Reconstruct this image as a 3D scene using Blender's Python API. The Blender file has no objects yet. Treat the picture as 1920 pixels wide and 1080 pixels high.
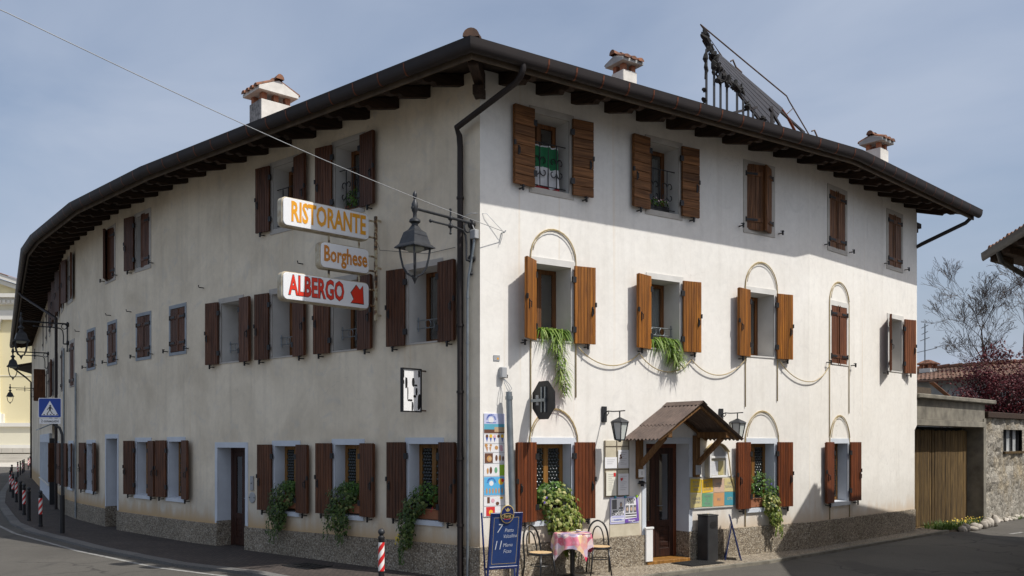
import bpy, bmesh, math, random
from mathutils import Matrix, Vector, noise as mnoise
R = math.radians; PI = math.pi
rnd = random.Random(7)
S = bpy.context.scene
COL = S.collection

# ------------------------------------------------------------------ camera, world, sun, exposure
cam = bpy.data.objects.new('camera', bpy.data.cameras.new('camera')); COL.objects.link(cam)
cam.location = (0, 0, 2.28); cam.rotation_euler = (R(90), 0, 0)
cam.data.sensor_width = 36; cam.data.lens = 32.19; cam.data.shift_y = 0.15
cam.data.clip_start = 0.1; cam.data.clip_end = 2000
S.camera = cam
S.render.resolution_x = 1024; S.render.resolution_y = 576
SUN = Vector((.958, -.559, 1.6)).normalized()
sl = bpy.data.lights.new('sun', 'SUN'); sl.energy = 3.75; sl.angle = R(.53); sl.color = (1, .96, .895)
so = bpy.data.objects.new('sun', sl); COL.objects.link(so)
so.rotation_euler = SUN.to_track_quat('Z', 'Y').to_euler(); so.location = (20, -12, 40)
W = bpy.data.worlds.new('World'); S.world = W; W.use_nodes = True
nt = W.node_tree; nt.nodes.clear()
def wn(t): return nt.nodes.new(t)
sky = wn('ShaderNodeTexSky'); sky.sky_type = 'NISHITA'; sky.sun_disc = False
sky.sun_elevation = math.asin(SUN.z); sky.sun_rotation = math.atan2(SUN.x, SUN.y)
sky.air_density = 1.0; sky.dust_density = 4.0; sky.ozone_density = 1.4
bgn = wn('ShaderNodeBackground'); bgn.inputs[1].default_value = .12
wo = wn('ShaderNodeOutputWorld')
tc = wn('ShaderNodeTexCoord'); mp = wn('ShaderNodeMapping'); mp.inputs['Scale'].default_value = (1.0, 1.0, 3.2)
mp.inputs['Location'].default_value = (.1, .2, .15)
n1 = wn('ShaderNodeTexNoise'); n1.inputs['Scale'].default_value = 1.7; n1.inputs['Detail'].default_value = 6; n1.inputs['Roughness'].default_value = .52
n1.inputs['Distortion'].default_value = .5
cr = wn('ShaderNodeValToRGB'); cr.color_ramp.elements[0].position = .38; cr.color_ramp.elements[0].color = (.30, .30, .30, 1)
cr.color_ramp.elements[1].position = .60; cr.color_ramp.elements[1].color = (.84, .84, .84, 1)
mx = wn('ShaderNodeMixRGB'); mx.inputs[2].default_value = (3.3, 3.8, 4.75, 1)
nt.links.new(tc.outputs['Generated'], mp.inputs[0]); nt.links.new(mp.outputs[0], n1.inputs[0]); nt.links.new(n1.outputs[0], cr.inputs[0])
nt.links.new(cr.outputs[0], mx.inputs[0]); nt.links.new(sky.outputs[0], mx.inputs[1]); nt.links.new(mx.outputs[0], bgn.inputs[0]); nt.links.new(bgn.outputs[0], wo.inputs[0])
vs = S.view_settings; vs.view_transform = 'Standard'; vs.look = 'None'; vs.gamma = 1; vs.exposure = 0.22; vs.use_curve_mapping = False
S.cycles.max_bounces = 6; S.cycles.transparent_max_bounces = 12

# ------------------------------------------------------------------ materials
MATS = {}
class NB:
    def __init__(s, name):
        s.m = bpy.data.materials.new(name); s.m.use_nodes = True; s.t = s.m.node_tree; s.t.nodes.clear()
        s.out = s.n('ShaderNodeOutputMaterial'); s.p = s.n('ShaderNodeBsdfPrincipled'); s.l(s.p.outputs[0], s.out.inputs[0]); MATS[name] = s.m
    def n(s, t, **kw):
        x = s.t.nodes.new(t)
        for k, v in kw.items(): setattr(x, k, v)
        return x
    def l(s, a, b): s.t.links.new(a, b)
    def val(s, sock, v):
        if hasattr(v, 'is_linked') or hasattr(v, 'links'): s.l(v, sock)
        else: sock.default_value = v
    def math(s, op, a, b=0.0, clamp=False):
        x = s.n('ShaderNodeMath', operation=op, use_clamp=clamp); s.val(x.inputs[0], a); s.val(x.inputs[1], b); return x.outputs[0]
    def coords(s, kind='Object', scale=(1, 1, 1)):
        if kind == 'Position': o = s.n('ShaderNodeNewGeometry').outputs['Position']
        else: o = s.n('ShaderNodeTexCoord').outputs[kind]
        mp = s.n('ShaderNodeMapping'); mp.inputs['Scale'].default_value = scale; s.l(o, mp.inputs[0]); return mp.outputs[0]
    def noise(s, vec, scale, detail=5, rough=.55, dist=0):
        x = s.n('ShaderNodeTexNoise'); x.inputs['Scale'].default_value = scale; x.inputs['Detail'].default_value = detail
        x.inputs['Roughness'].default_value = rough; x.inputs['Distortion'].default_value = dist; s.l(vec, x.inputs[0]); return x.outputs[0]
    def ramp(s, f, stops):
        x = s.n('ShaderNodeValToRGB'); e = x.color_ramp.elements
        while len(e) < len(stops): e.new(.5)
        for i, (p, c) in enumerate(stops):
            e[i].position = p; e[i].color = (c, c, c, 1) if isinstance(c, (int, float)) else (*c, 1)
        s.l(f, x.inputs[0]); return x.outputs[0]
    def mix(s, f, a, b, mode='MIX'):
        x = s.n('ShaderNodeMixRGB', blend_type=mode); s.val(x.inputs[0], f)
        for i, v in ((1, a), (2, b)):
            if isinstance(v, tuple): x.inputs[i].default_value = (*v, 1)
            else: s.l(v, x.inputs[i])
        return x.outputs[0]
    def bump(s, h, strength, dist=.01):
        x = s.n('ShaderNodeBump'); x.inputs['Strength'].default_value = strength; x.inputs['Distance'].default_value = dist
        s.l(h, x.inputs['Height']); s.l(x.outputs[0], s.p.inputs['Normal'])
    def fin(s, col, rough=.7, metal=0, spec=.5):
        if isinstance(col, tuple): s.p.inputs['Base Color'].default_value = (*col, 1)
        else: s.l(col, s.p.inputs['Base Color'])
        s.val(s.p.inputs['Roughness'], rough); s.p.inputs['Metallic'].default_value = metal; s.p.inputs['Specular IOR Level'].default_value = spec
        return s.m
def simple(name, c1, c2=None, scale=6, rough=.7, metal=0, bump=0, bscale=60, stretch=(1, 1, 1), coords='Object', rv=0, spec=.5):
    b = NB(name); v = b.coords(coords, stretch)
    c2 = c2 or tuple(x * .72 for x in c1)
    c = b.ramp(b.noise(v, scale), [(.3, c2), (.7, c1)])
    if rv:
        oi = b.n('ShaderNodeObjectInfo'); hs = b.n('ShaderNodeHueSaturation')
        b.l(b.math('ADD', b.math('MULTIPLY', oi.outputs['Random'], 2 * rv), 1 - rv), hs.inputs['Value']); b.l(c, hs.inputs['Color']); c = hs.outputs[0]
    if bump: b.bump(b.noise(v, bscale, 4), bump)
    return b.fin(c, rough, metal, spec)
def plaster(name, light, dark, streak, rust):
    b = NB(name); v = b.coords('Position')
    big = b.noise(v, .7, 6, .6, .4); c = b.ramp(big, [(.34, dark), (.62, light)])
    st = b.noise(b.coords('Position', (5, 5, .28)), 1.0, 6, .6); sm = b.ramp(st, [(.5, 0.0), (.78, 1.0)])
    c = b.mix(b.math('MULTIPLY', sm, streak), c, (.42, .38, .32))
    ck = b.n('ShaderNodeTexVoronoi', feature='DISTANCE_TO_EDGE'); ck.inputs['Scale'].default_value = .55; ad = b.n('ShaderNodeVectorMath', operation='ADD'); nn = b.n('ShaderNodeTexNoise'); nn.inputs['Scale'].default_value = 1.7; nn.inputs['Detail'].default_value = 6
    b.l(v, nn.inputs[0]); b.l(v, ad.inputs[0]); b.l(nn.outputs['Color'], ad.inputs[1]); b.l(ad.outputs[0], ck.inputs[0])
    cm_ = b.math('MULTIPLY', b.ramp(ck.outputs['Distance'], [(.0, 1.0), (.004, 0.0)]), b.ramp(b.noise(v, .6, 3), [(.54, 0.0), (.64, .30)])); c = b.mix(cm_, c, (.33, .30, .27))
    run = b.ramp(b.noise(b.coords('Position', (7, 7, .10)), 1.0, 3, .5), [(.66, 0.0), (.74, 1.0)]); c = b.mix(b.math('MULTIPLY', run, .22), c, (.62, .45, .24))
    fine = b.ramp(b.noise(v, 9, 8, .7), [(.35, .93), (.65, 1.0)]); c = b.mix(1.0, c, fine, 'MULTIPLY')
    pat = b.ramp(b.noise(v, 2.3, 7, .65, 1.2), [(.55, 0.0), (.72, 1.0)]); c = b.mix(b.math('MULTIPLY', pat, streak * 1.3), c, (.52, .51, .49))
    sep = b.n('ShaderNodeSeparateXYZ'); b.l(v, sep.inputs[0]); z = sep.outputs[2]
    rn = b.noise(b.coords('Position', (2.2, 2.2, .5)), 1.6, 5, .6)
    dirt = b.math('MULTIPLY', b.math('SUBTRACT', 1.0, b.math('DIVIDE', b.math('SUBTRACT', z, .5), b.math('ADD', .2, b.math('MULTIPLY', b.noise(v, 1.3, 6, .7), 1.6))), True), .5); c = b.mix(dirt, c, (.50, .46, .40))
    band = b.math('SUBTRACT', 1.0, b.math('DIVIDE', b.math('SUBTRACT', z, .5), b.math('ADD', .02, b.math('MULTIPLY', b.math('POWER', rn, 2.0), 1.3))), True)
    c = b.mix(b.math('MULTIPLY', band, rust), c, (.50, .33, .16))
    h = b.math('ADD', b.noise(v, 1.6, 4, .5), b.math('MULTIPLY', b.noise(v, 38, 3), .10)); b.bump(h, .22, .02)
    return b.fin(c, .92, 0, .2)
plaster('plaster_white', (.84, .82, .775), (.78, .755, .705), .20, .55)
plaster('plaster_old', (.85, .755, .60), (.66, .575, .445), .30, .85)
def pebble():
    b = NB('pebble_dash'); v = b.coords('Position')
    vo = b.n('ShaderNodeTexVoronoi'); vo.inputs['Scale'].default_value = 40; b.l(v, vo.inputs[0])
    c = b.ramp(vo.outputs['Color'], [(.12, (.13, .10, .07)), (.4, (.36, .295, .205)), (.68, (.50, .43, .325)), (.95, (.74, .68, .56))])
    c = b.mix(b.ramp(vo.outputs['Distance'], [(.0, 0.0), (.9, .75)]), c, (.14, .12, .10))
    c = b.mix(.6, c, b.ramp(b.noise(v, 1.4, 5), [(.3, .55), (.7, 1.0)]), 'MULTIPLY')
    b.bump(b.math('SUBTRACT', 1.0, vo.outputs['Distance']), .8, .012); b.fin(c, .85, 0, .3)
pebble()
def wood(name, c1, c2, axis='z', rough=.45, dark=None, rv=.24, spec=.4):
    b = NB(name); sc = {'z': (26, 26, 1.3), 'x': (1.3, 26, 26), 'y': (26, 1.3, 26)}[axis]
    oi = b.n('ShaderNodeObjectInfo')
    tcn = b.n('ShaderNodeTexCoord'); add = b.n('ShaderNodeVectorMath', operation='ADD'); comb = b.n('ShaderNodeCombineXYZ')
    b.l(b.math('MULTIPLY', oi.outputs['Random'], 37.0), comb.inputs[0]); b.l(b.math('MULTIPLY', oi.outputs['Random'], 91.0), comb.inputs[2])
    b.l(tcn.outputs['Object'], add.inputs[0]); b.l(comb.outputs[0], add.inputs[1])
    mp = b.n('ShaderNodeMapping'); mp.inputs['Scale'].default_value = sc; b.l(add.outputs[0], mp.inputs[0])
    g = b.noise(mp.outputs[0], 1.0, 6, .6, .8); g2 = b.noise(add.outputs[0], 2.2, 4, .6)
    c = b.ramp(g, [(.28, dark or tuple(x * .5 for x in c2)), (.45, c2), (.72, c1)])
    c = b.mix(.55, c, b.ramp(g2, [(.3, .62), (.7, 1.05)]), 'MULTIPLY')
    hs = b.n('ShaderNodeHueSaturation'); b.l(b.math('ADD', b.math('MULTIPLY', oi.outputs['Random'], 2 * rv), 1 - rv), hs.inputs['Value']); b.l(c, hs.inputs['Color'])
    b.bump(g, .22, .004)
    return b.fin(hs.outputs[0], b.ramp(g, [(.3, rough + .18), (.7, rough)]), 0, spec)
wood('wood_orange', (.40, .155, .018), (.22, .076, .009))
wood('wood_brown', (.32, .135, .040), (.14, .055, .015), 'x', .6)
wood('wood_brown_vertical', (.30, .12, .034), (.13, .05, .014), 'z', .5)
wood('wood_red', (.20, .052, .012), (.11, .027, .007))
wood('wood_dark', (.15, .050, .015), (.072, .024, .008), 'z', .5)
wood('wood_rafter', (.055, .028, .013), (.024, .012, .006), 'y', .7)
wood('wood_gold', (.36, .185, .045), (.22, .10, .02))
wood('wood_post', (.27, .145, .05), (.15, .07, .022), 'z', .55)
wood('wood_grey', (.20, .13, .05), (.08, .052, .024), 'z', .85, (.03, .024, .018), .25, .2)
wood('wood_door', (.07, .022, .012), (.035, .012, .007))
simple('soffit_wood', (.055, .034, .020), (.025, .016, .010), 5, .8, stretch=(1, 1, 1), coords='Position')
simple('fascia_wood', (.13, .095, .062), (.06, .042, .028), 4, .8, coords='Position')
simple('gutter_metal', (.026, .018, .016), (.015, .011, .011), 3, .62, .2, coords='Position')
simple('copper', (.22, .075, .035), (.13, .045, .025), 8, .45, .7)
simple('iron', (.028, .028, .03), (.018, .018, .02), 12, .5, .4)
simple('lamp_iron', (.042, .045, .050), (.025, .027, .031), 12, .5, .3)
simple('rusty_iron', (.16, .10, .065), (.06, .045, .035), 14, .75, .2)
simple('galvanised', (.30, .33, .35), (.20, .225, .24), 7, .45, .65)
simple('grey_plastic', (.38, .39, .40), (.30, .31, .32), 4, .5)
simple('stone_grey', (.50, .475, .435), (.40, .375, .34), 4, .85, bump=.2, coords='Position')
simple('paint_bluewhite', (.62, .665, .72), (.54, .58, .635), 3, .8, bump=.12, bscale=30, coords='Position')
simple('paint_greyblue', (.34, .375, .41), (.26, .29, .32), 3, .85, bump=.12, bscale=30, coords='Position')
simple('reveal_white', (.66, .65, .62), (.55, .54, .51), 2.5, .9, bump=.12, bscale=30, coords='Position')
simple('roof_tile', (.30, .125, .065), (.10, .062, .045), 7, .9, bump=.3, rv=.35)
simple('old_tile', (.15, .082, .052), (.07, .043, .033), 9, .9, bump=.3, rv=.3, coords='Position')
simple('brick', (.40, .17, .085), (.26, .10, .06), 8, .9, bump=.2, rv=.2)
simple('lime_white', (.74, .72, .67), (.58, .56, .52), 5, .9, bump=.25, coords='Position')
simple('lichen_render', (.40, .395, .38), (.10, .10, .10), 13, .95, bump=.3, coords='Position')
simple('concrete', (.24, .22, .175), (.11, .10, .08), 3, .92, bump=.35, bscale=35, coords='Position')
simple('tube_cream', (.47, .37, .19), (.38, .29, .14), 6, .4)
simple('terracotta', (.33, .13, .06), (.24, .09, .045), 5, .8)
simple('white_enamel', (.80, .80, .79), (.70, .71, .71), 3, .3)
simple('cream_metal', (.58, .54, .42), (.36, .27, .16), 9, .5, .2)
def peel():
    b = NB('peeling_cream'); n = b.noise(b.coords('Position'), 9, 4, .6); b.fin(b.ramp(n, [(.40, (.05, .035, .025)), (.47, (.22, .11, .04)), (.53, (.50, .44, .30))]), .6)
peel()
simple('sign_white', (.82, .83, .84), (.76, .77, .79), 2, .25)
simple('ink_orange', (.80, .36, .015), (.76, .33, .012), 2, .4)
simple('ink_ochre', (.60, .23, .02), (.56, .2, .018), 2, .4)
simple('ink_red', (.72, .035, .012), (.68, .03, .01), 2, .4)
simple('ink_black', (.02, .02, .02), (.015, .015, .015), 2, .5)
simple('ink_grey', (.30, .30, .31), (.24, .24, .25), 2, .6)
simple('board_blue', (.012, .028, .13), (.009, .02, .10), 4, .35)
simple('board_face', (.014, .045, .17), (.010, .034, .13), 4, .5)
simple('chalk', (.72, .74, .78), (.45, .48, .55), 60, .9)
simple('gold_ink', (.60, .46, .18), (.5, .36, .12), 5, .4)
simple('paper_white', (.80, .80, .82), (.75, .75, .77), 2, .7)
simple('paper_cream', (.78, .76, .66), (.72, .70, .6), 2, .7)
simple('cork_cream', (.60, .55, .43), (.48, .43, .32), 5, .9, coords='Position')
simple('bin_black', (.045, .046, .048), (.026, .026, .028), 6, .55, .2, bump=.1)
simple('rubber', (.02, .02, .02), (.012, .012, .012), 9, .8)
simple('cane', (.62, .44, .24), (.50, .34, .17), 30, .6)
simple('black_paint', (.016, .016, .017), (.010, .010, .011), 5, .3)
simple('curtain', (.70, .71, .72), (.5, .51, .53), 18, .9)
simple('flag_green', (.012, .16, .06), (.008, .11, .04), 3, .8)
simple('flag_white', (.66, .66, .67), (.5, .5, .52), 3, .8)
simple('flag_red', (.35, .02, .025), (.25, .015, .02), 3, .8)
simple('corrugated', (.145, .105, .085), (.085, .062, .052), 5, .85, bump=.25, coords='Position')
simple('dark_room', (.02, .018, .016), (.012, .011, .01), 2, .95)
simple('bark', (.10, .075, .058), (.05, .038, .03), 8, .95, coords='Position')
simple('far_yellow', (.74, .66, .42), (.69, .61, .38), .3, .9, coords='Position')
simple('far_white', (.72, .70, .64), (.66, .64, .58), .3, .9, coords='Position')
simple('far_cream', (.70, .66, .52), (.64, .6, .47), .3, .9, coords='Position')
simple('steps_stone', (.50, .47, .41), (.42, .39, .34), .6, .9, coords='Position')
simple('render_grey', (.46, .47, .46), (.22, .23, .23), 1.6, .95, bump=.2, coords='Position')
simple('solar_dark', (.032, .026, .025), (.014, .012, .012), 6, .5, .2)
simple('char', (.012, .011, .011), (.006, .006, .006), 14, .9)
simple('soil', (.09, .065, .04), (.05, .036, .024), 10, .95, bump=.4, coords='Position')
simple('rock', (.50, .46, .40), (.26, .23, .19), 5, .9, bump=.4, rv=.2)
simple('granite', (.17, .162, .15), (.095, .092, .088), 40, .85, bump=.2, rv=.15, coords='Position')
simple('road_paint', (.36, .355, .335), (.15, .145, .135), 9, .8, coords='Position')
simple('cloth_lilac', (.60, .50, .56), (.50, .40, .46), 5, .6)
simple('cyan', (.05, .30, .42), (.03, .22, .33), 3, .5)
simple('sign_blue', (.012, .06, .36), (.010, .05, .30), 3, .35)
simple('opal_glass', (.66, .70, .66), (.55, .58, .55), 4, .15)
simple('lamp_lens', (.40, .42, .38), (.3, .32, .28), 4, .2)
simple('petal_white', (.7, .6, .55), (.6, .3, .3), 20, .7)
simple('petal_violet', (.14, .08, .5), (.1, .05, .4), 20, .7)
simple('petal_yellow', (.65, .5, .05), (.55, .4, .04), 20, .7)
def glass(name, tint, k):
    b = NB(name); b.fin((.02, .025, .03), .04, 0, .6)
    tr = b.n('ShaderNodeBsdfTransparent'); tr.inputs[0].default_value = (*tint, 1); gl = b.n('ShaderNodeBsdfGlossy'); gl.inputs['Roughness'].default_value = .03
    fr_ = b.n('ShaderNodeLayerWeight'); ms = b.n('ShaderNodeMixShader')
    b.l(b.math('ADD', b.math('MULTIPLY', b.math('POWER', fr_.outputs['Facing'], 3.0), .8), k), ms.inputs[0]); b.l(tr.outputs[0], ms.inputs[1]); b.l(gl.outputs[0], ms.inputs[2]); b.l(ms.outputs[0], b.out.inputs[0])
glass('window_glass', (.60, .64, .64), .28); glass('clear_glass', (.93, .94, .94), 0.0)
simple('bottle_glass', (.022, .027, .027), (.012, .016, .016), 30, .13, 0, spec=.6)
def asphalt():
    b = NB('asphalt'); v = b.coords('Position')
    c = b.ramp(b.noise(v, .35, 6, .65, .5), [(.3, (.078, .072, .063)), (.7, (.112, .104, .091))])
    c = b.mix(.7, c, b.ramp(b.noise(v, 70, 3, .8), [(.28, .40), (.72, 1.5)]), 'MULTIPLY')
    ck = b.n('ShaderNodeTexVoronoi', feature='DISTANCE_TO_EDGE'); ck.inputs['Scale'].default_value = .33
    dv = b.n('ShaderNodeVectorMath', operation='ADD'); nz = b.n('ShaderNodeTexNoise'); nz.inputs['Scale'].default_value = 1.3; b.l(v, nz.inputs[0]); b.l(v, dv.inputs[0]); b.l(nz.outputs['Color'], dv.inputs[1]); b.l(dv.outputs[0], ck.inputs[0])
    c = b.mix(b.ramp(ck.outputs['Distance'], [(.0, .75), (.012, 0.0)]), c, (.03, .028, .026))
    pt = b.ramp(b.noise(b.coords('Position', (.5, .12, 1)), 1.4, 5, .6), [(.54, 0.0), (.60, .7)]); c = b.mix(pt, c, (.062, .058, .052))
    sp_ = b.ramp(b.noise(v, 3.1, 6, .7), [(.60, 0.0), (.70, .6)]); c = b.mix(sp_, c, (.05, .046, .042))
    b.bump(b.noise(v, 120, 3), .5, .006); b.fin(c, .88, 0, .3)
asphalt()
def setts():
    b = NB('pavement_setts'); v = b.coords('Position'); rot = b.n('ShaderNodeMapping'); rot.inputs['Rotation'].default_value = (0, 0, R(41)); b.l(v, rot.inputs[0])
    br = b.n('ShaderNodeTexBrick'); br.inputs['Scale'].default_value = 4.2; br.inputs['Mortar Size'].default_value = .035; br.inputs['Color1'].default_value = (.10, .078, .066, 1)
    br.inputs['Color2'].default_value = (.062, .050, .045, 1); br.inputs['Mortar'].default_value = (.035, .032, .03, 1); b.l(rot.outputs[0], br.inputs[0])
    c = b.mix(.6, br.outputs['Color'], b.ramp(b.noise(v, 1.1, 6), [(.3, .6), (.7, 1.2)]), 'MULTIPLY')
    b.bump(b.math('ADD', b.math('MULTIPLY', br.outputs['Fac'], -1.0), b.noise(v, 60, 3)), .4, .008); b.fin(c, .85, 0, .3)
setts()
def leafmat(name, cols, stops=None):
    b = NB(name); at = b.n('ShaderNodeVertexColor', layer_name='tone'); n = len(cols)
    sp = b.n('ShaderNodeSeparateColor'); b.l(at.outputs[0], sp.inputs[0])
    c = b.ramp(sp.outputs[0], [((i / (n - 1)) if not stops else stops[i], cols[i]) for i in range(n)])
    b.fin(c, .5, 0, .35); tl = b.n('ShaderNodeBsdfTranslucent'); ms = b.n('ShaderNodeMixShader'); ms.inputs[0].default_value = .3
    b.l(c, tl.inputs[0]); b.l(b.p.outputs[0], ms.inputs[1]); b.l(tl.outputs[0], ms.inputs[2]); b.l(ms.outputs[0], b.out.inputs[0])
leafmat('ivy_leaf', [(.05, .085, .012), (.10, .155, .02), (.20, .25, .04), (.50, .48, .20)], [0, .3, .6, 1])
leafmat('bush_leaf', [(.03, .075, .012), (.065, .14, .018), (.12, .23, .03)])
leafmat('ivy_dark_leaf', [(.025, .05, .012), (.05, .09, .018), (.085, .14, .028), (.20, .22, .07)], [0, .4, .75, 1])
leafmat('spider_leaf', [(.06, .13, .015), (.16, .27, .035), (.40, .48, .17)])
leafmat('plum_leaf', [(.03, .006, .008), (.085, .013, .018), (.17, .03, .036)])
leafmat('grass_blade', [(.035, .08, .012), (.08, .15, .02), (.16, .2, .05)])
def stripes():
    b = NB('red_white_film'); t = b.n('ShaderNodeTexCoord'); sp = b.n('ShaderNodeSeparateXYZ'); b.l(t.outputs['Object'], sp.inputs[0])
    a = b.math('DIVIDE', b.math('ARCTAN2', sp.outputs[1], sp.outputs[0]), 2 * PI)
    f = b.math('FRACT', b.math('ADD', b.math('MULTIPLY', sp.outputs[2], 5.4), b.math('MULTIPLY', a, -2.0)))
    c = b.mix(b.math('GREATER_THAN', f, .5), (.62, .02, .02), (.78, .77, .74)); b.fin(c, .35)
stripes()
def cloth():
    b = NB('print_cloth'); v = b.coords('Object'); vo = b.n('ShaderNodeTexVoronoi'); vo.inputs['Scale'].default_value = 7.5; b.l(v, vo.inputs[0])
    c = b.ramp(vo.outputs['Color'], [(.1, (.62, .04, .10)), (.3, (.66, .22, .30)), (.5, (.70, .50, .28)), (.68, (.72, .58, .60)), (.85, (.30, .22, .45)), (.95, (.66, .10, .14))])
    c = b.mix(b.ramp(b.noise(v, 15, 3), [(.50, 0.0), (.66, .45)]), c, (.70, .56, .60)); b.fin(c, .38)
cloth()
def rubble():
    b = NB('rubble_wall'); v = b.coords('Position')
    vo = b.n('ShaderNodeTexVoronoi'); vo.inputs['Scale'].default_value = 9; dv = b.n('ShaderNodeVectorMath', operation='ADD'); nz = b.n('ShaderNodeTexNoise'); nz.inputs['Scale'].default_value = 4
    sc = b.n('ShaderNodeVectorMath', operation='SCALE'); sc.inputs['Scale'].default_value = .25; b.l(v, nz.inputs[0]); b.l(nz.outputs['Color'], sc.inputs[0]); b.l(v, dv.inputs[0]); b.l(sc.outputs[0], dv.inputs[1]); b.l(dv.outputs[0], vo.inputs[0])
    c = b.ramp(vo.outputs['Color'], [(.2, (.22, .20, .165)), (.5, (.33, .30, .25)), (.8, (.42, .39, .33))])
    c = b.mix(b.ramp(b.noise(v, 1.1, 6, .6), [(.50, 0.0), (.68, .55)]), c, (.40, .31, .18))
    c = b.mix(.8, c, b.ramp(b.noise(v, 26, 6, .75), [(.3, .45), (.7, 1.15)]), 'MULTIPLY')
    h = b.math('ADD', b.noise(v, 14, 6, .7), b.math('MULTIPLY', vo.outputs['Distance'], -.6)); b.bump(h, 1.0, .05); b.fin(c, .95, 0, .2)
rubble()
def tinted(name, c, rough=.7):
    if name not in MATS: simple(name, c, tuple(x * .9 for x in c), 2, rough)
    return name

# ------------------------------------------------------------------ mesh helpers
class MB:
    def __init__(s): s.v = []; s.f = []; s.m = []; s.tone = []
    def face(s, pts, mi=0, tone=.5):
        i = len(s.v); s.v += [tuple(p) for p in pts]; s.f.append(tuple(range(i, i + len(pts)))); s.m.append(mi); s.tone.append(tone)
    def add(s, vs, fs, mi=0, tone=.5):
        i = len(s.v); s.v += [tuple(p) for p in vs]
        for f in fs: s.f.append(tuple(i + k for k in f)); s.m.append(mi); s.tone.append(tone)
    def box(s, x0, x1, y0, y1, z0, z1, mi=0, M=None, tone=.5):
        vs = [Vector(p) for p in ((x0, y0, z0), (x1, y0, z0), (x1, y1, z0), (x0, y1, z0), (x0, y0, z1), (x1, y0, z1), (x1, y1, z1), (x0, y1, z1))]
        if M: vs = [M @ p for p in vs]
        s.add(vs, [(0, 3, 2, 1), (4, 5, 6, 7), (0, 1, 5, 4), (1, 2, 6, 5), (2, 3, 7, 6), (3, 0, 4, 7)], mi, tone)
    def bar(s, a, b, w, h, mi=0, up=(0, 0, 1)):
        a = Vector(a); b = Vector(b); d = (b - a).normalized(); x = d.cross(Vector(up))
        x = Vector((1, 0, 0)) if x.length < 1e-4 else x.normalized(); y = x.cross(d)
        vs = [p + sx * x * w / 2 + sy * y * h / 2 for p in (a, b) for sx, sy in ((-1, -1), (1, -1), (1, 1), (-1, 1))]
        s.add(vs, [(0, 1, 2, 3), (7, 6, 5, 4), (0, 4, 5, 1), (1, 5, 6, 2), (2, 6, 7, 3), (3, 7, 4, 0)], mi)
    def tube(s, pts, r, n=8, mi=0, tone=.5, caps=True):
        pts = [Vector(p) for p in pts]; k = len(pts); rs = r if isinstance(r, (list, tuple)) else [r] * k
        t0 = (pts[1] - pts[0]).normalized(); x = t0.orthogonal().normalized(); rings = []
        for i, p in enumerate(pts):
            t = (pts[min(i + 1, k - 1)] - pts[max(i - 1, 0)]).normalized(); x = (x - t * x.dot(t)); x = x.normalized() if x.length > 1e-5 else t.orthogonal().normalized(); y = t.cross(x)
            rings.append([p + (x * math.cos(2 * PI * j / n) + y * math.sin(2 * PI * j / n)) * rs[i] for j in range(n)])
        vs = [q for rg in rings for q in rg]; fs = []
        for i in range(k - 1):
            for j in range(n): fs.append((i * n + j, i * n + (j + 1) % n, (i + 1) * n + (j + 1) % n, (i + 1) * n + j))
        if caps: fs += [tuple(range(n))[::-1], tuple((k - 1) * n + j for j in range(n))]
        s.add(vs, fs, mi, tone)
    def lathe(s, prof, n=12, o=(0, 0, 0), mi=0, sq=False, rot=0):
        vs = []; fs = []; k = len(prof); m = 4 if sq else n
        for r, z in prof:
            for j in range(m):
                a = 2 * PI * j / m + (PI / 4 if sq else 0) + rot; rr = r * (math.sqrt(2) if sq else 1)
                vs.append((o[0] + rr * math.cos(a), o[1] + rr * math.sin(a), o[2] + z))
        for i in range(k - 1):
            for j in range(m): fs.append((i * m + j, i * m + (j + 1) % m, (i + 1) * m + (j + 1) % m, (i + 1) * m + j))
        fs += [tuple(range(m))[::-1], tuple((k - 1) * m + j for j in range(m))]
        s.add(vs, fs, mi)
    def prism(s, poly, y0, y1, mi=0, M=None, axis='y'):
        n = len(poly); f = (lambda p, d: (p[0], d, p[1])) if axis == 'y' else ((lambda p, d: (d, p[0], p[1])) if axis == 'x' else (lambda p, d: (p[0], p[1], d)))
        vs = [Vector(f(p, y0)) for p in poly] + [Vector(f(p, y1)) for p in poly]
        if M: vs = [M @ q for q in vs]
        s.add(vs, [tuple(range(n)), tuple(range(2 * n - 1, n - 1, -1))] + [(i, n + i, n + (i + 1) % n, (i + 1) % n) for i in range(n)], mi)
    def sphere(s, c, r, n=10, m=6, mi=0, sc=(1, 1, 1)):
        prof = [(max(1e-4, r * math.sin(PI * i / m)), -r * math.cos(PI * i / m)) for i in range(m + 1)]
        t = MB(); t.lathe(prof, n); s.add([(c[0] + p[0] * sc[0], c[1] + p[1] * sc[1], c[2] + p[2] * sc[2]) for p in t.v], t.f, mi)
    def mesh(s, name, mats, smooth=False, bevel=0, tones=False, weld=False):
        me = bpy.data.meshes.new(name); me.from_pydata(s.v, [], s.f)
        for x in mats: me.materials.append(MATS[x])
        me.polygons.foreach_set('material_index', s.m)
        if tones:
            ca = me.color_attributes.new('tone', 'FLOAT_COLOR', 'CORNER'); buf = []
            for f, t in zip(s.f, s.tone): buf += [t, t, t, 1.0] * len(f)
            ca.data.foreach_set('color', buf)
        if not tones or bevel or weld:
            bm = bmesh.new(); bm.from_mesh(me)
            if weld: bmesh.ops.remove_doubles(bm, verts=bm.verts, dist=1e-4)
            bmesh.ops.recalc_face_normals(bm, faces=bm.faces)
            if bevel: bmesh.ops.bevel(bm, geom=[e for e in bm.edges if len(e.link_faces) == 2 and e.calc_face_angle(0) > .6], offset=bevel, segments=1, affect='EDGES')
            bm.to_mesh(me); bm.free()
        if smooth:
            me.polygons.foreach_set('use_smooth', [True] * len(me.polygons))
            if smooth is not True: me.set_sharp_from_angle(angle=R(smooth))
        me.update(); return me
WM = {}; CACHE = {}
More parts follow.
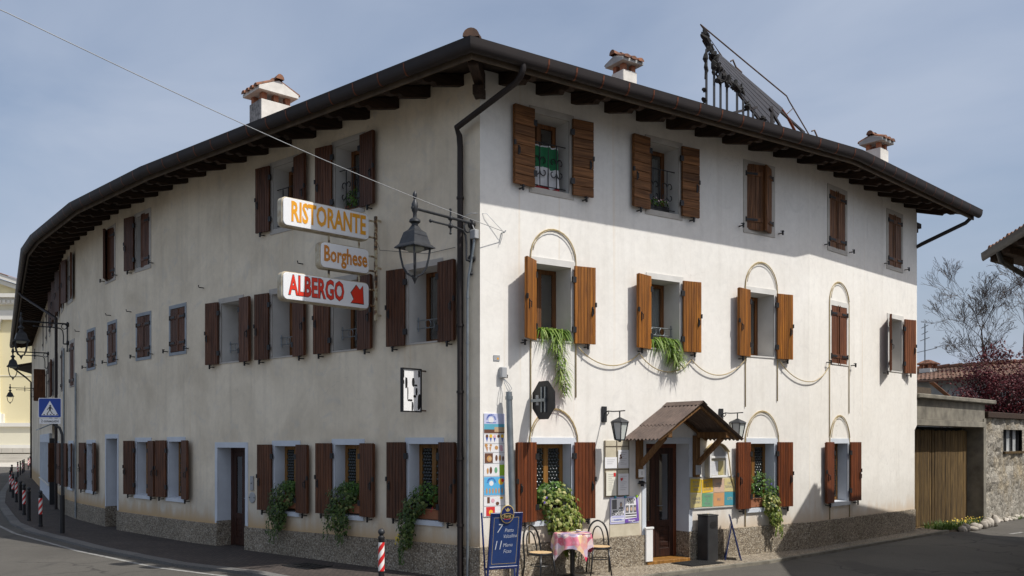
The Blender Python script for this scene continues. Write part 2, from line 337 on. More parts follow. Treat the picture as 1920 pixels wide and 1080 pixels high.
I4 = Matrix.Identity(4)
def T(x, y, z): return Matrix.Translation((x, y, z))
def RZ(d): return Matrix.Rotation(R(d), 4, 'Z')
def RX(d): return Matrix.Rotation(R(d), 4, 'X')
def RY(d): return Matrix.Rotation(R(d), 4, 'Y')
def place(o, parent, M):
    COL.objects.link(o)
    if parent is not None:
        o.parent = parent; o.matrix_basis = WM[parent].inverted() @ M
    else: o.matrix_basis = M
    WM[o] = M; return o
def ob(name, me, parent=None, M=None):
    M = M if M is not None else (WM[parent] if parent is not None else I4)
    return place(bpy.data.objects.new(name, me), parent, M)
def mk(name, mb, mats, parent=None, M=None, key=None, **kw):
    mats = mats if isinstance(mats, (list, tuple)) else [mats]
    if key is not None:
        if key not in CACHE: CACHE[key] = (mb() if callable(mb) else mb).mesh(name, mats, **kw)
        me = CACHE[key]
    else: me = (mb() if callable(mb) else mb).mesh(name, mats, **kw)
    return ob(name, me, parent, M)
def thing(name, label, cat, M, group=None):
    e = bpy.data.objects.new(name, None); e.empty_display_size = .2; place(e, None, M); return tag(e, label, cat, group)
def tag(o, label, cat, group=None, kind=None):
    if label: o['label'] = label
    if cat: o['category'] = cat
    if group: o['group'] = group
    if kind: o['kind'] = kind
    return o
def structure(o): o['kind'] = 'structure'; return o
def copy_tree(o, M, parent=None):
    c = o.copy(); COL.objects.link(c)
    if parent is not None: c.parent = parent
    else: c.matrix_basis = M; WM[c] = M
    for ch in list(o.children):
        copy_tree(ch, None, c)
    return c
def text_mesh(txt, size, cx=1.0, bold=0.0, ext=.004, align='CENTER', mat='ink_black', shear=0, spacing=1.0, res=2):
    key = ('txt', txt, size, cx, bold, ext, align, mat, shear, spacing)
    if key in CACHE: return CACHE[key]
    cu = bpy.data.curves.new('lettering', 'FONT'); cu.body = txt; cu.size = size; cu.offset = bold; cu.extrude = ext; cu.align_x = align; cu.align_y = 'CENTER'; cu.shear = shear; cu.space_character = spacing
    cu.resolution_u = res
    o = bpy.data.objects.new('lettering', cu); COL.objects.link(o); bpy.context.view_layer.update()
    me = bpy.data.meshes.new_from_object(o.evaluated_get(bpy.context.evaluated_depsgraph_get())); bpy.data.objects.remove(o)
    me.transform(Matrix.Diagonal((cx, 1, 1, 1))); me.transform(RX(90))       # letters in XZ, reading along +X, facing -Y
    me.materials.clear(); me.materials.append(MATS[mat]); CACHE[key] = me; return me

# ------------------------------------------------------------------ plan of the corner building
C0 = Vector((-.522, 14.93))
WL = [C0, Vector((-7.204, 20.682)), Vector((-10.106, 23.589)), Vector((-12.892, 27.085)), Vector((-14.112, 28.88)), Vector((-17.657, 35.17)), Vector((-29.875, 56.98))]
WR = [C0, Vector((6.364, 19.6)), Vector((10.43, 23.586))]
def cum(Wp):
    o = [0]
    for a, b in zip(Wp, Wp[1:]): o.append(o[-1] + (b - a).length)
    return o
SLs, SRs = cum(WL), cum(WR)
def seg(path, s):
    Wp, Ss = (WL, SLs) if path == 'L' else (WR, SRs)
    i = 0
    while i < len(Wp) - 2 and s > Ss[i + 1]: i += 1
    d = (Wp[i + 1] - Wp[i]).normalized(); return Wp[i] + d * (s - Ss[i]), d
def fr(path, s, n=0, z=0):
    """frame on the wall: X to the viewer's right along it, Y into the wall, Z up; n metres out of it"""
    p, d = seg(path, s)
    x = d if path == 'R' else -d; y = Vector((-x.y, x.x))
    p = p - y * n
    return Matrix(((x.x, y.x, 0, p.x), (x.y, y.y, 0, p.y), (0, 0, 1, z), (0, 0, 0, 1)))
def wp(path, s, n=0, z=0): return fr(path, s, n, z).translation
def offpoly(Wp, o, right):
    """polyline offset outward by o metres"""
    N = []
    for a, b in zip(Wp, Wp[1:]):
        d = (b - a).normalized(); N.append(Vector((d.y, -d.x)) if right else Vector((-d.y, d.x)))
    out = [Wp[0] + N[0] * o]
    for i in range(1, len(Wp) - 1):
        m = (N[i - 1] + N[i]).normalized(); out.append(Wp[i] + m * (o / m.dot(N[i])))
    return out + [Wp[-1] + N[-1] * o]
FULL = WL[::-1] + WR[1:]                      # far left end -> corner -> right end; outside lies on the right-hand side going this way
def offfull(o): return offpoly(FULL, o, True)

hotel = thing('corner_building', 'long white three storey corner inn with brown shutters and deep wooden eaves', 'building', T(C0.x, C0.y, 0))

# ---- openings (s0, s1, z0, z1) per path
OPEN = {'L': [], 'R': []}
KIND = {  # opening z0,z1 ; leaf z0,z1
    3: (6.60, 7.86, 6.57, 7.90), 1: (4.03, 5.31, 3.99, 5.34), 0: (.93, 2.24, .93, 2.27), 11: (4.36, 5.38, 4.37, 5.37)}
HW = .375
DEP = {0: .29, 1: .48, 3: .44, 11: .48}
WIN = []   # path, centre s, floor, left state, right state, options
def w(path, sc, fl, la=174, ra=174, **k): WIN.append((path, sc, fl, la, ra, k)); z = KIND[fl]; dz = k.get('dz', 0); OPEN[path].append((sc - HW, sc + HW, z[0] + dz, z[1] + dz))
w('R', 1.455, 3, 176, 175, rail=1, cur=1); w('R', 4.08, 3, 176, 176, rail=1, cur=2); w('R', 6.73, 3, 15, 26); w('R', 9.60, 3, 0, 0); w('R', 12.65, 3, 0, 0)
w('R', 1.49, 1, 146, 172); w('R', 4.105, 1, 164, 172, cur=2, bar=1); w('R', 6.80, 1, 168, 173); w('R', 9.68, 1, 0, 0); w('R', 12.68, 1, 155, 165)
w('R', 1.495, 0, 174, 174); w('R', 6.81, 0, 174, 174); w('R', 9.72, 0, 174, 174)
w('L', 3.35, 3, 172, 174, rail=1); w('L', 5.36, 3, 174, 172, rail=1); w('L', 11.50, 3, 172, 2); w('L', 13.75, 3, 25, 8); w('L', 18.4, 3, 170, 172); w('L', 20.6, 3, 165, 172); w('L', 22.8, 3, 165, 172); w('L', 25.2, 3, 165, 172)
w('L', 28.5, 3, 0, 0); w('L', 31.5, 3, 0, 0); w('L', 35, 3, 0, 0)
for s_ in (1.32, 3.42, 5.39, 7.27): w('L', s_, 1, 173, 174, dz=-.03, bar=1)
for s_ in (9.58, 11.46, 13.60, 15.70): w('L', s_, 11, 0, 0)
for s_ in (18.1, 20.8, 23.4): w('L', s_, 1, 0, 0, dz=-.06)
w('L', 26.3, 1, 174, 172); w('L', 31.4, 1, 172, 95)
w('L', 1.30, 0, 172, 174); w('L', 3.35, 0, 173, 174, dz=-.02); w('L', 5.29, 0, 173, 174, dz=-.05); w('L', 9.66, 0, 172, 170, dz=.04); w('L', 11.47, 0, 168, 174, dz=.03)
w('L', 15.70, 0, 172, 172, dz=-.02); w('L', 18.3, 0, 170, 172, dz=-.04); w('L', 20.5, 0, 172, 172, dz=-.04); w('L', 23.2, 0, 170, 142, dz=-.04)
DOORS = [('R', 4.17, .55, 2.24), ('L', 7.26, .535, 2.15), ('L', 13.62, .52, 2.36)]
for p_, s_, h_, z_ in DOORS: OPEN[p_].append((s_ - h_, s_ + h_, -.2, z_))
SHOP = (26.9, 36.2, .75, 2.5)

def wall_mb():
    mb = MB()
    for path in 'LR':
        Wp, Ss = (WL, SLs) if path == 'L' else (WR, SRs)
        for i in range(len(Wp) - 1):
            a, b = Ss[i], Ss[i + 1]
            if path == 'R' and i == 1: b = 13.87
            ops = [o for o in OPEN[path] if o[1] > a and o[0] < b]
            xs = sorted({a, b} | {min(max(q, a), b) for o in ops for q in o[:2]})
            for x0, x1 in zip(xs, xs[1:]):
                if x1 - x0 < 1e-4: continue
                xm = (x0 + x1) / 2; hol = sorted([(o[2], o[3]) for o in ops if o[0] < xm < o[1]]); z = -.2; spans = []
                for h0, h1 in hol:
                    if h0 > z: spans.append((z, h0))
                    z = h1
                spans.append((z, 8.36))
                for z0, z1 in spans:
                    p0 = wp(path, x0 + 1e-6).to_2d(); p1 = wp(path, x1 - 1e-6).to_2d()
                    k = max(1, int((z1 - z0) / 1.0))
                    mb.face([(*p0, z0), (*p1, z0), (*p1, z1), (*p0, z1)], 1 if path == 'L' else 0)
    q0 = wp('R', 13.87).to_2d(); q1 = wp('R', 14.015).to_2d(); inn = Vector((-.7, .714))
    mb.face([(*q0, 2.58), (*q1, 2.70), (*q1, 8.36), (*q0, 8.36)], 0)
    mb.face([(*q0, 2.58), (*q1, 2.70), (*(q1 + inn * 7), 2.70), (*(q0 + inn * 7), 2.58)], 0)
    mb.face([(*q1, 2.70), (*(q1 + inn * 7), 2.70), (*(q1 + inn * 7), 8.6), (*(q1 + inn * 3.5), 9.6), (*q1, 8.36)], 0)
    mb.face([(*q0, -.2), (*(q0 + inn * 7), -.2), (*(q0 + inn * 7), 2.58), (*q0, 2.58)], 0)
    bk = [(q1 + inn * 7), Vector((.1, 23.4)), WL[-1] + Vector((6.1, 3.4)), WL[-1]]
    for a, b in zip(bk, bk[1:]): mb.face([(*a, -.2), (*b, -.2), (*b, 8.9), (*a, 8.9)], 1)
    return mb
def loc(mb, M):        # world-built mesh -> local to the building
    Mi = M.inverted(); mb.v = [tuple(Mi @ Vector(p)) for p in mb.v]; return mb
BM = WM[hotel]
def hpart(name, mb, mats, **kw): return mk(name, loc(mb, BM), mats, hotel, BM, **kw)
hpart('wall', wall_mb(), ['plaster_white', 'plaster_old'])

# plinth of washed gravel
pl = MB()
for path in 'LR':
    Wp, Ss = (WL, SLs) if path == 'L' else (WR, SRs)
    gaps = sorted((o[0], o[1]) for o in OPEN[path] if o[2] < 0); end = 25.0 if path == 'L' else 13.85
    cuts = [0] + [q for g in gaps for q in g] + [end]
    for a, b in zip(cuts[::2], cuts[1::2]):
        ss = sorted({a, b} | {x for x in Ss if a < x < b})
        for s0, s1 in zip(ss, ss[1:]):
            f = lambda s: .55 if path == 'R' else max(.47, .55 - .012 * s)
            e0 = s0 - (.024 if s0 == 0 else (.01 if s0 in Ss else 0)); e1 = s1 + (.01 if s1 in Ss else 0)
            a0, a1 = wp(path, s0 + 1e-5, 0), wp(path, s1 - 1e-5, 0); m0 = fr(path, s0 + 1e-5); m1 = fr(path, s1 - 1e-5)
            o0 = wp(path, s0 + 1e-5, .035); o1 = wp(path, s1 - 1e-5, .035); d = (o1 - o0).normalized(); o0 = o0 - d * (s0 - e0); o1 = o1 + d * (e1 - s1)
            z0, z1 = f(s0), f(s1)
            A = [(o0.x, o0.y, -.2), (o1.x, o1.y, -.2), (o1.x, o1.y, z1), (o0.x, o0.y, z0)]; B = [(a0.x, a0.y, -.2), (a1.x, a1.y, -.2), (a1.x, a1.y, z1 + .01), (a0.x, a0.y, z0 + .01)]
            pl.face(A); pl.face([A[3], A[2], B[2], B[3]]); pl.face([A[0], A[3], B[3], B[0]]); pl.face([A[1], A[2], B[2], B[1]])
hpart('plinth', pl, 'pebble_dash')

# ---- eaves: soffit, rafters, fascia, gutter, roof
P_w, P_f, P_g, P_l = offfull(-.05), offfull(1.0), offfull(1.03), offfull(1.17)
def extend(P, e): d = (P[-1] - P[-2]).normalized(); return P[:-1] + [P[-1] + d * e]
P_w, P_f, P_g, P_l = [extend(P, 1.05) for P in (P_w, P_f, P_g, P_l)]
def strip(mb, A, za, B, zb, mi=0):
    for i in range(len(A) - 1): mb.face([(*A[i], za), (*A[i + 1], za), (*B[i + 1], zb), (*B[i], zb)], mi)
sf = MB(); strip(sf, P_w, 8.40, P_f, 8.10)
for k in range(1, 7):            # board joints of the soffit
    t = k / 7; A = [a.lerp(b, t) for a, b in zip(P_w, P_f)]; B = [a.lerp(b, t + .018) for a, b in zip(P_w, P_f)]; z = 8.40 - .30 * t
    strip(sf, A, z - .004, B, z - .009, 0)
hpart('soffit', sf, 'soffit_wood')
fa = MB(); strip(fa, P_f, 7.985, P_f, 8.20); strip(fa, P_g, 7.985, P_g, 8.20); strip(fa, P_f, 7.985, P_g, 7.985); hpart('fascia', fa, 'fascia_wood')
gu = MB(); prof = []
for k in range(9):
    a = PI * k / 8; prof.append((1.125 - .095 * math.cos(a), 8.205 - .175 * math.sin(a) ** .9))
prof += [(1.225, 8.225), (1.215, 8.205)]
G_ = [extend(offfull(o), 1.12) for o, z in prof]
for k in range(len(prof) - 1): strip(gu, G_[k], prof[k][1], G_[k + 1], prof[k + 1][1])
e_ = len(G_[0]) - 1; gu.face([(*G_[k][e_], prof[k][1]) for k in range(9)])
hpart('gutter', gu, 'gutter_metal', smooth=40, weld=True)
def gstrap_mb():
    mb = MB(); pts = [(-(1.125 - .100 * math.cos(PI * k / 8)), 8.206 - .181 * math.sin(PI * k / 8) ** .9) for k in range(9)]
    for p, q in zip(pts, pts[1:]): mb.face([(-.014, *p), (.014, *p), (.014, *q), (-.014, *q)])
    return mb
for path, s0_, end, st in (('R', .5, 14.6, .55), ('L', .5, 27, .62), ('L', 27.5, 50, .9)):
    s = s0_
    while s < end: mk('gutter_strap', gstrap_mb, 'copper', hotel, fr(path, s), key='gstrap', weld=True); s += st
def rafter_mb():
    mb = MB(); pts = [(0, -.05)]
    # profile in (n, z): bottom line slopes, tail scrolled
    prof = [(-.10, 8.205), (.62, 7.995), (.66, 8.03), (.72, 8.035), (.80, 7.985), (.90, 7.975), (.955, 8.01), (.965, 8.085), (-.10, 8.40)]
    mb.prism([(-n, z) for n, z in prof], -.06, .06, axis='x'); return mb
raf = []
for k in range(19): raf.append(('R', .42 + k * .755))
for k in range(34): raf.append(('L', .42 + k * .79))
for k in range(31): raf.append(('L', 27.3 + k * .79))
for p, s in raf:
    if min(abs(s - q) for q in (SLs[1:-1] if p == 'L' else SRs[1:-1])) < .03: s += .05
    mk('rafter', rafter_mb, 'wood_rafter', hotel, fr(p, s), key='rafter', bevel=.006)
hr = MB(); a = Vector((C0.x + .02, C0.y + .3)); b = C0 + (offfull(1.0)[len(WL) - 1] - C0)
for w_, z0, z1, t in ((.16, 7.95, 8.20, .93), (.17, 7.80, 7.95, .45)):
    q = a.lerp(b, t); d = (q - a).normalized(); hr.bar((*a, (z0 + z1) / 2 + .12), (*q, (z0 + z1) / 2), w_, z1 - z0)
hpart('hip_rafter', hr, 'wood_rafter', bevel=.01)
rf = MB(); R0, R1 = extend(offfull(1.10), 1.0), extend(offfull(-3.4), 1.0); strip(rf, R0, 8.24, R1, 9.56); R2 = extend(offfull(-7.2), 1.0); strip(rf, R1, 9.56, R2, 8.5)
hpart('roof', rf, 'old_tile')
ht = MB(); ec = offfull(1.12)[len(WL) - 1]; inn_ = (C0 - ec).normalized()
for k in range(5):
    p0 = ec + inn_ * (k * .42 - .04); p1 = p0 + inn_ * .5; z = 8.25 + .12 * k
    pts0 = []; pts1 = []
    for j in range(9):
        a = PI * j / 8; sd = Vector((-inn_.y, inn_.x))
        pts0.append((*(p0 + sd * .125 * math.cos(a)), z + .13 * math.sin(a))); pts1.append((*(p1 + sd * .10 * math.cos(a)), z + .13 + .09 * math.sin(a)))
    for j in range(8): ht.face([pts0[j], pts0[j + 1], pts1[j + 1], pts1[j]])
    ht.face(pts0)
hpart('hip_tile', ht, 'old_tile')
# bracket timber under the far verge
vb = MB()
for z_, l_ in ((8.0, .55), (7.86, .35)): q = wp('R', 14.02); M = fr('R', 14.02); vb.box(0.01, l_, .1, .3, z_ - .13, z_, M=M)
hpart('verge_corbel', vb, 'wood_rafter', bevel=.01)

# ------------------------------------------------------------------ windows, shutters, doors
def surround_mb(fl):
    z0, z1 = KIND[fl][:2]; mb = MB(); d = DEP[fl]; h = HW; g = .10 if fl != 11 else .07
    mb.face([(-h, 0, z0), (-h, d, z0), (-h, d, z1), (-h, 0, z1)], 1); mb.face([(h, d, z0), (h, 0, z0), (h, 0, z1), (h, d, z1)], 1)
    mb.face([(-h, 0, z1), (-h, d, z1), (h, d, z1), (h, 0, z1)], 1); mb.face([(-h, d, z0 + .02), (-h, 0, z0), (h, 0, z0), (h, d, z0 + .02)], 1)
    o = .014
    mb.box(-h - g, h + g, -o, .01, z1, z1 + g + .01); mb.box(-h - g, -h, -o, .01, z0, z1); mb.box(h, h + g, -o, .01, z0, z1)
    mb.box(-h - g, h + g, -o - (.03 if fl == 0 else .002), .012, z0 - (.085 if fl == 0 else .10 if fl == 3 else .07 if fl == 11 else .03), z0 - .001)
    return mb
def frame_mb(fl):
    z0, z1 = KIND[fl][:2]; mb = MB(); h = HW; y0, y1 = DEP[fl] - .065, DEP[fl] - .005
    for x0, x1, a, b in ((-h + .002, -h + .075, z0 + .02, z1 - .002), (h - .075, h - .002, z0 + .02, z1 - .002), (-.05, .05, z0 + .09, z1 - .075)): mb.box(x0, x1, y0, y1, a, b)
    for a, b in ((z0 + .02, z0 + .09), (z1 - .075, z1 - .002)): mb.box(-h + .075, h - .075, y0, y1, a, b)
    return mb
def pane_mb(fl):
    z0, z1 = KIND[fl][:2]; mb = MB()
    for x0, x1 in ((-HW + .075, -.05), (.05, HW - .075)): y_ = DEP[fl] - .037; mb.face([(x0, y_, z0 + .09), (x1, y_, z0 + .09), (x1, y_, z1 - .075), (x0, y_, z1 - .075)])
    return mb
YB = .28 - .48
def bottle_mb():
    z0, z1 = KIND[0][:2]; mb = MB(); r = .033
    for x0, x1 in ((-HW + .075, -.05), (.05, HW - .075)):
        row = 0; z = z0 + .09 + r
        while z < z1 - .075 - r * .5:
            x = x0 + r * (1 if row % 2 == 0 else 1.9)
            while x < x1 - r * .4:
                rr = min(r, x1 - x, x - x0); n = 8
                ring = [(x + rr * math.cos(2 * PI * j / n), .44 + YB, z + rr * math.sin(2 * PI * j / n)) for j in range(n)]; mid = [(x + rr * .5 * math.cos(2 * PI * j / n), .418 + YB, z + rr * .5 * math.sin(2 * PI * j / n)) for j in range(n)]
                mb.add(ring + mid + [(x, .424 + YB, z)], [(j, (j + 1) % n, n + (j + 1) % n, n + j) for j in range(n)] + [(n + j, n + (j + 1) % n, 2 * n) for j in range(n)])
                x += 2 * r * .98
            z += r * 1.72; row += 1
    return mb
def rail_mb():
    mb = MB(); z0 = 6.60
    mb.tube([(-HW, .1, 7.42), (HW, .1, 7.42)], .009, 6); mb.tube([(-HW, .1, 6.68), (HW, .1, 6.68)], .009, 6)
    for x in (-.18, 0, .18): mb.tube([(x, .1, 6.68), (x, .1, 7.42)], .010, 6)
    for cx in (-.18, .18):
        for sx in (-1, 1):
            for sz in (-1, 1):
                pts = []
                for k in range(14):
                    a = k / 13 * 4.6; r = .085 * (1 - k / 17); pts.append((cx + sx * (.02 + .07 - r * math.cos(a)) * .9, .1, 7.02 + sz * (.03 + .06 + r * math.sin(a) * 1.1)))
                mb.tube(pts, .010, 5)
    return mb
def bar_mb():
    mb = MB(); z = 4.30
    for dz in (0, .14): mb.tube([(-HW, .2, z + dz), (HW, .2, z + dz)], .009, 6)
    mb.tube([(-HW + .03, .2, z - .05), (-HW + .03, .2, z + .2)], .012, 6); mb.tube([(HW - .03, .2, z - .05), (HW - .03, .2, z + .2)], .012, 6)
    for cx in (-.1, .12): mb.tube([(cx + .07 * math.cos(a * PI / 8), .2, z + .07 + .07 * math.sin(a * PI / 8)) for a in range(17)], .006, 5)
    return mb
LW = .425
def leaf_core(fl, joined, nb, horiz):
    z0, z1 = KIND[fl][2:]; W_ = LW if fl != 11 else .37; mb = MB(); t = .042
    mb.box(.004, W_ - .004, -t * .75, -t * .35, z0 + .004, z1 - .004)
    mb.box(W_ - .03, W_ + .012, -t - .012, -t + .006, z0 + .012, z1 - .012)       # rebate strip
    for zz in (z0 + .2, z1 - .2): mb.box(.01, W_ - .04, -t - .016, -t + .004, zz - .045, zz + .045)
    if joined:
        for i in range(nb): mb.box(i * W_ / nb + .003, (i + 1) * W_ / nb - .003, -t, 0, z0, z1)
    return mb
def board_mb(fl, nb, horiz):
    z0, z1 = KIND[fl][2:]; W_ = LW if fl != 11 else .37; t = .042; mb = MB()
    if horiz: mb.box(0, W_, -t, .004, .004, (z1 - z0) / nb - .004)
    else: mb.box(.0025, W_ / nb - .0025, -t, 0, z0, z1)
    return mb
def strap_mb(fl):
    z0, z1 = KIND[fl][2:]; mb = MB()
    mb.box(-.02, .25, -.068, -.06, -.022, .022); mb.tube([(-.015, -.06, -.05), (-.015, -.06, .05)], .018, 6)
    return mb
def latch_mb(fl):
    z0, z1 = KIND[fl][2:]; mb = MB(); x = LW - .07; zc = (z0 + z1) / 2 - .1
    mb.box(x - .014, x + .014, .0, .012, zc - .08, zc + .08); mb.tube([(x, .010, zc + .05), (x, .045, zc + .03), (x, .04, zc - .06)], .009, 6); return mb
def lock_mb(fl):
    z0, z1 = KIND[fl][2:]; mb = MB(); zc = (z0 + z1) / 2 - .1; mb.box(LW - .02, LW + .016, -.02, .01, zc + .08, zc + .16); return mb
def hinge_mb(): mb = MB(); mb.box(-.05, .03, -.02, .006, -.05, .05); return mb
def catch_mb():
    mb = MB(); mb.bar((0, .02, 0), (0, -.11, 0), .02, .02); mb.box(-.012, .012, -.13, -.10, -.045, .05); mb.bar((-.05, -.1, .035), (.05, -.1, .035), .016, .016); return mb
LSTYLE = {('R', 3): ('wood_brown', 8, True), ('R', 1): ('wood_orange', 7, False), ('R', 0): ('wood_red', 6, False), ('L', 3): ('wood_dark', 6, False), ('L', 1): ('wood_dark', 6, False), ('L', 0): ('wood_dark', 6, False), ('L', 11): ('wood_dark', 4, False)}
wood('wood_maroon', (.23, .078, .026), (.13, .042, .015))
for path, sc, fl, la, ra, k in WIN:
    dz = k.get('dz', 0); M = fr(path, sc, 0, dz); far = path == 'L' and sc > 17
    win = mk('window', lambda: frame_mb(fl), 'wood_gold' if fl == 0 else 'wood_brown_vertical', hotel, M, key=('fm', fl), bevel=.005)
    mk('surround', lambda: surround_mb(fl), ['paint_greyblue'] * 2 if fl == 11 else ['paint_bluewhite', 'paint_bluewhite'] if fl == 0 else ['stone_grey', 'reveal_white'] if path == 'L' or fl == 3 else ['reveal_white', 'reveal_white'], win, M, key=('su', fl, path))
    if fl == 0 and not far: mk('bottle_panes', bottle_mb, 'bottle_glass', win, M, key='bottle', smooth=True)['kind'] = 'stuff'
    mk('pane', lambda: pane_mb(fl), 'window_glass', win, M, key=('pa', fl))
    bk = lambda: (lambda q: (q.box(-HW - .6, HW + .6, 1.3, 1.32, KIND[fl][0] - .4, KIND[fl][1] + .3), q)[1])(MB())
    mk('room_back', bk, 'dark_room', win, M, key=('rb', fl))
    if k.get('cur') == 2:
        cu = MB(); z0, z1 = KIND[fl][:2]; n = 26
        for i in range(n):
            f = lambda j: (-.32 + .64 * j / n, .52 + .018 * math.sin(j * 1.9), 0)
            a, b = f(i), f(i + 1); cu.face([(a[0], a[1], z0 + .1), (b[0], b[1], z0 + .1), (b[0], b[1], z1 - .1), (a[0], a[1], z1 - .1)])
        mk('curtain', cu, 'curtain', win, M, key=('cu', fl), smooth=True)
    if k.get('rail'): mk('railing', rail_mb, 'iron', win, M, key='rail')
    if k.get('bar'): mk('guard_bar', bar_mb, 'galvanised', win, M, key='gbar')
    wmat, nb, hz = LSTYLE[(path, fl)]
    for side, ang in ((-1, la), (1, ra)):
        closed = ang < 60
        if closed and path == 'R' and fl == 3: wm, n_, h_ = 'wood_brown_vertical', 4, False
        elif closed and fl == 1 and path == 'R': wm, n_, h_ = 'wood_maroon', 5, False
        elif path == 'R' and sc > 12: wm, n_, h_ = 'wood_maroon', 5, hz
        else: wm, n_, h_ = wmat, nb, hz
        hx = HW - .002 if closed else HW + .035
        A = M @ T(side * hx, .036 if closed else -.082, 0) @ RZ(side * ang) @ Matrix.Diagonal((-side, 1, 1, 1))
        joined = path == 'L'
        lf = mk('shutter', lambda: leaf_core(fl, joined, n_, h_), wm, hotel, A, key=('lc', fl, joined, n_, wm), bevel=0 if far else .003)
        if not joined:
            z0, z1 = KIND[fl][2:]; W_ = LW
            for i in range(n_):
                B = A @ (T(0, 0, z0 + i * (z1 - z0) / n_) if h_ else T(i * W_ / n_, 0, 0))
                mk('board', lambda: board_mb(fl, n_, h_), wm, lf, B, key=('bd', fl, n_, h_, wm), bevel=.0035)
        if closed: [mk('strap_hinge', lambda: strap_mb(fl), 'iron', lf, A @ T(0, 0, zz), key='strap') for zz in (KIND[fl][2] + .2, KIND[fl][3] - .2)]
        else:
            mk('latch', lambda: latch_mb(fl), 'iron', lf, A, key=('la', fl))
            if not far:
                mk('lock_plate', lambda: lock_mb(fl), 'iron', lf, A, key=('lk', fl))
                for zz in (KIND[fl][2] + .24, KIND[fl][3] - .24): mk('hinge', hinge_mb, 'iron', lf, A @ T(0, 0, zz), key='hinge')
        if not far:
            x = side * (HW + (.30 if not closed else .16)); zc_ = KIND[fl][2] - (.05 if not closed else -.03)
            if closed and fl in (3, 1): x = side * (HW + .22)
            mk('shutter_catch', catch_mb, 'iron', hotel, M @ T(x, 0, zc_), key='catch')

DD = .34
def door_mb(hw, zt, zb):
    mb = MB(); y = DD - .02
    mb.box(-hw, -hw + .08, y, y + .07, zb, zt); mb.box(hw - .08, hw, y, y + .07, zb, zt); mb.box(-hw + .08, hw - .08, y, y + .07, zt - .08, zt); return mb
def dleaf_mb(w_, zt, zb):
    mb = MB()
    for x0, x1 in ((0, .11), (w_ - .11, w_)): mb.box(x0, x1, 0, .05, zb, zt)
    for a, b in ((zb, zb + .16), (zb + .58, zb + .70), (zt - .12, zt)): mb.box(.11, w_ - .11, .002, .048, a, b)
    mb.box(.11, w_ - .11, .018, .034, zb + .16, zb + .58)
    for q in range(3): mb.box(.13, w_ - .13, .008, .018, zb + .2 + q * .12, zb + .28 + q * .12)
    return mb
for i, (p, s, hw, zt) in enumerate(DOORS):
    zb = .06 if p == 'R' else 0.0; M = fr(p, s); h = hw
    dr = mk('door', door_mb(hw, zt, zb), 'wood_door' if p == 'L' else 'wood_red', hotel, M, bevel=.006)
    mb = MB(); d = DD; g = .095
    for q in ((-1), (1)):
        x = q * h; mb.face([(x, 0, .55), (x, d, .55), (x, d, zt), (x, 0, zt)]); mb.box(min(x, x + q * g), max(x, x + q * g), -.016, .01, .53 if p == 'R' else .5, zt)
        mb.face([(x, -.034, -.2), (x, d, -.2), (x, d, .55), (x, -.034, .55)], 1)
    mb.face([(-h, 0, zt), (-h, d, zt), (h, d, zt), (h, 0, zt)]); mb.box(-h - g, h + g, -.016, .01, zt, zt + .115)
    mk('surround', mb, ['paint_bluewhite', 'pebble_dash'], dr, M)
    lw = hw - .08
    for sd in (-1, 1):
        A = M @ T(-h + .08, DD - .01, 0) if sd < 0 else M @ T(h - .08, DD - .01, 0) @ Matrix.Diagonal((-1, 1, 1, 1))
        lf = mk('door_leaf', dleaf_mb(lw - .004, zt - .08, zb + .01), 'wood_door', dr, A, bevel=.005)
    g_ = MB(); g_.face([(-h + .19, DD + .013, zb + .7), (h - .19, DD + .013, zb + .7), (h - .19, DD + .013, zt - .2), (-h + .19, DD + .013, zt - .2)]); mk('door_glass', g_, 'window_glass', dr, M)
    hd = MB(); hd.tube([(.05, DD, 1.05), (.05, DD - .06, 1.05), (.15, DD - .06, 1.05)], .011, 6); mk('handle', hd, 'galvanised', dr, M)
    st_ = MB(); st_.box(-h + .003, h - .003, -.06 if p == 'R' else -.02, .6, -.1, zb); mk('threshold', st_, 'cork_cream' if p == 'L' else 'wood_gold', dr, M, bevel=.008)
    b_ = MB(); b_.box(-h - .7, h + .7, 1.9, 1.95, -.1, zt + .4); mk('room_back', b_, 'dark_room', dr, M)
jg = MB(); M = fr('R', 4.17); jg.box(-.60, -.43, -.075, -.036, .06, .66); jg.box(-.62, -.41, -.085, -.03, .66, .70); mk('jamb_guard', jg, 'white_enamel', hotel, M, bevel=.006)

# downpipes
def pipe_part(name, pts, r, mat, clips=()):
    mb = MB(); mb.tube(pts, r, 10)
    for c in clips: mb.tube([Vector(c) + Vector((0, 0, -.02)), Vector(c) + Vector((0, 0, .02))], r * 1.25, 10)
    return hpart(name, mb, mat, smooth=50)
q = lambda p, s, n, z: wp(p, s, n, z)
pts = [q('R', .07, 1.13, 8.10), q('R', .07, 1.13, 8.0), q('R', .06, 1.08, 7.90), q('R', .05, .96, 7.83), q('L', .34, .20, 7.42), q('L', .36, .11, 7.32), q('L', .37, .08, 7.15), q('L', .37, .08, 6.7)] + [q('L', .37, .08, z) for z in (5.5, 4.5, 3.4, 2.2, 1.0, -.05)]
pipe_part('downpipe', pts, .05, 'gutter_metal', [q('L', .37, .08, z) for z in (6.3, 4.2, 3.1, 2.0, .9)])
pts = [q('L', 27.5, 1.12, 8.05), q('L', 27.3, 1.0, 7.85), q('L', 22.3, .35, 6.65), q('L', 21.9, .12, 6.45), q('L', 21.9, .12, 3.0), q('L', 21.9, .12, 0)]
pipe_part('downpipe', pts, .048, 'gutter_metal')
pts = [q('R', 14.9, 1.05, 8.05), q('R', 14.85, .9, 7.9), q('R', 14.02, .12, 7.35), q('R', 14.04, -.25, 7.2), q('R', 14.05, -.3, 6.6)]
pipe_part('downpipe', pts, .05, 'gutter_metal')
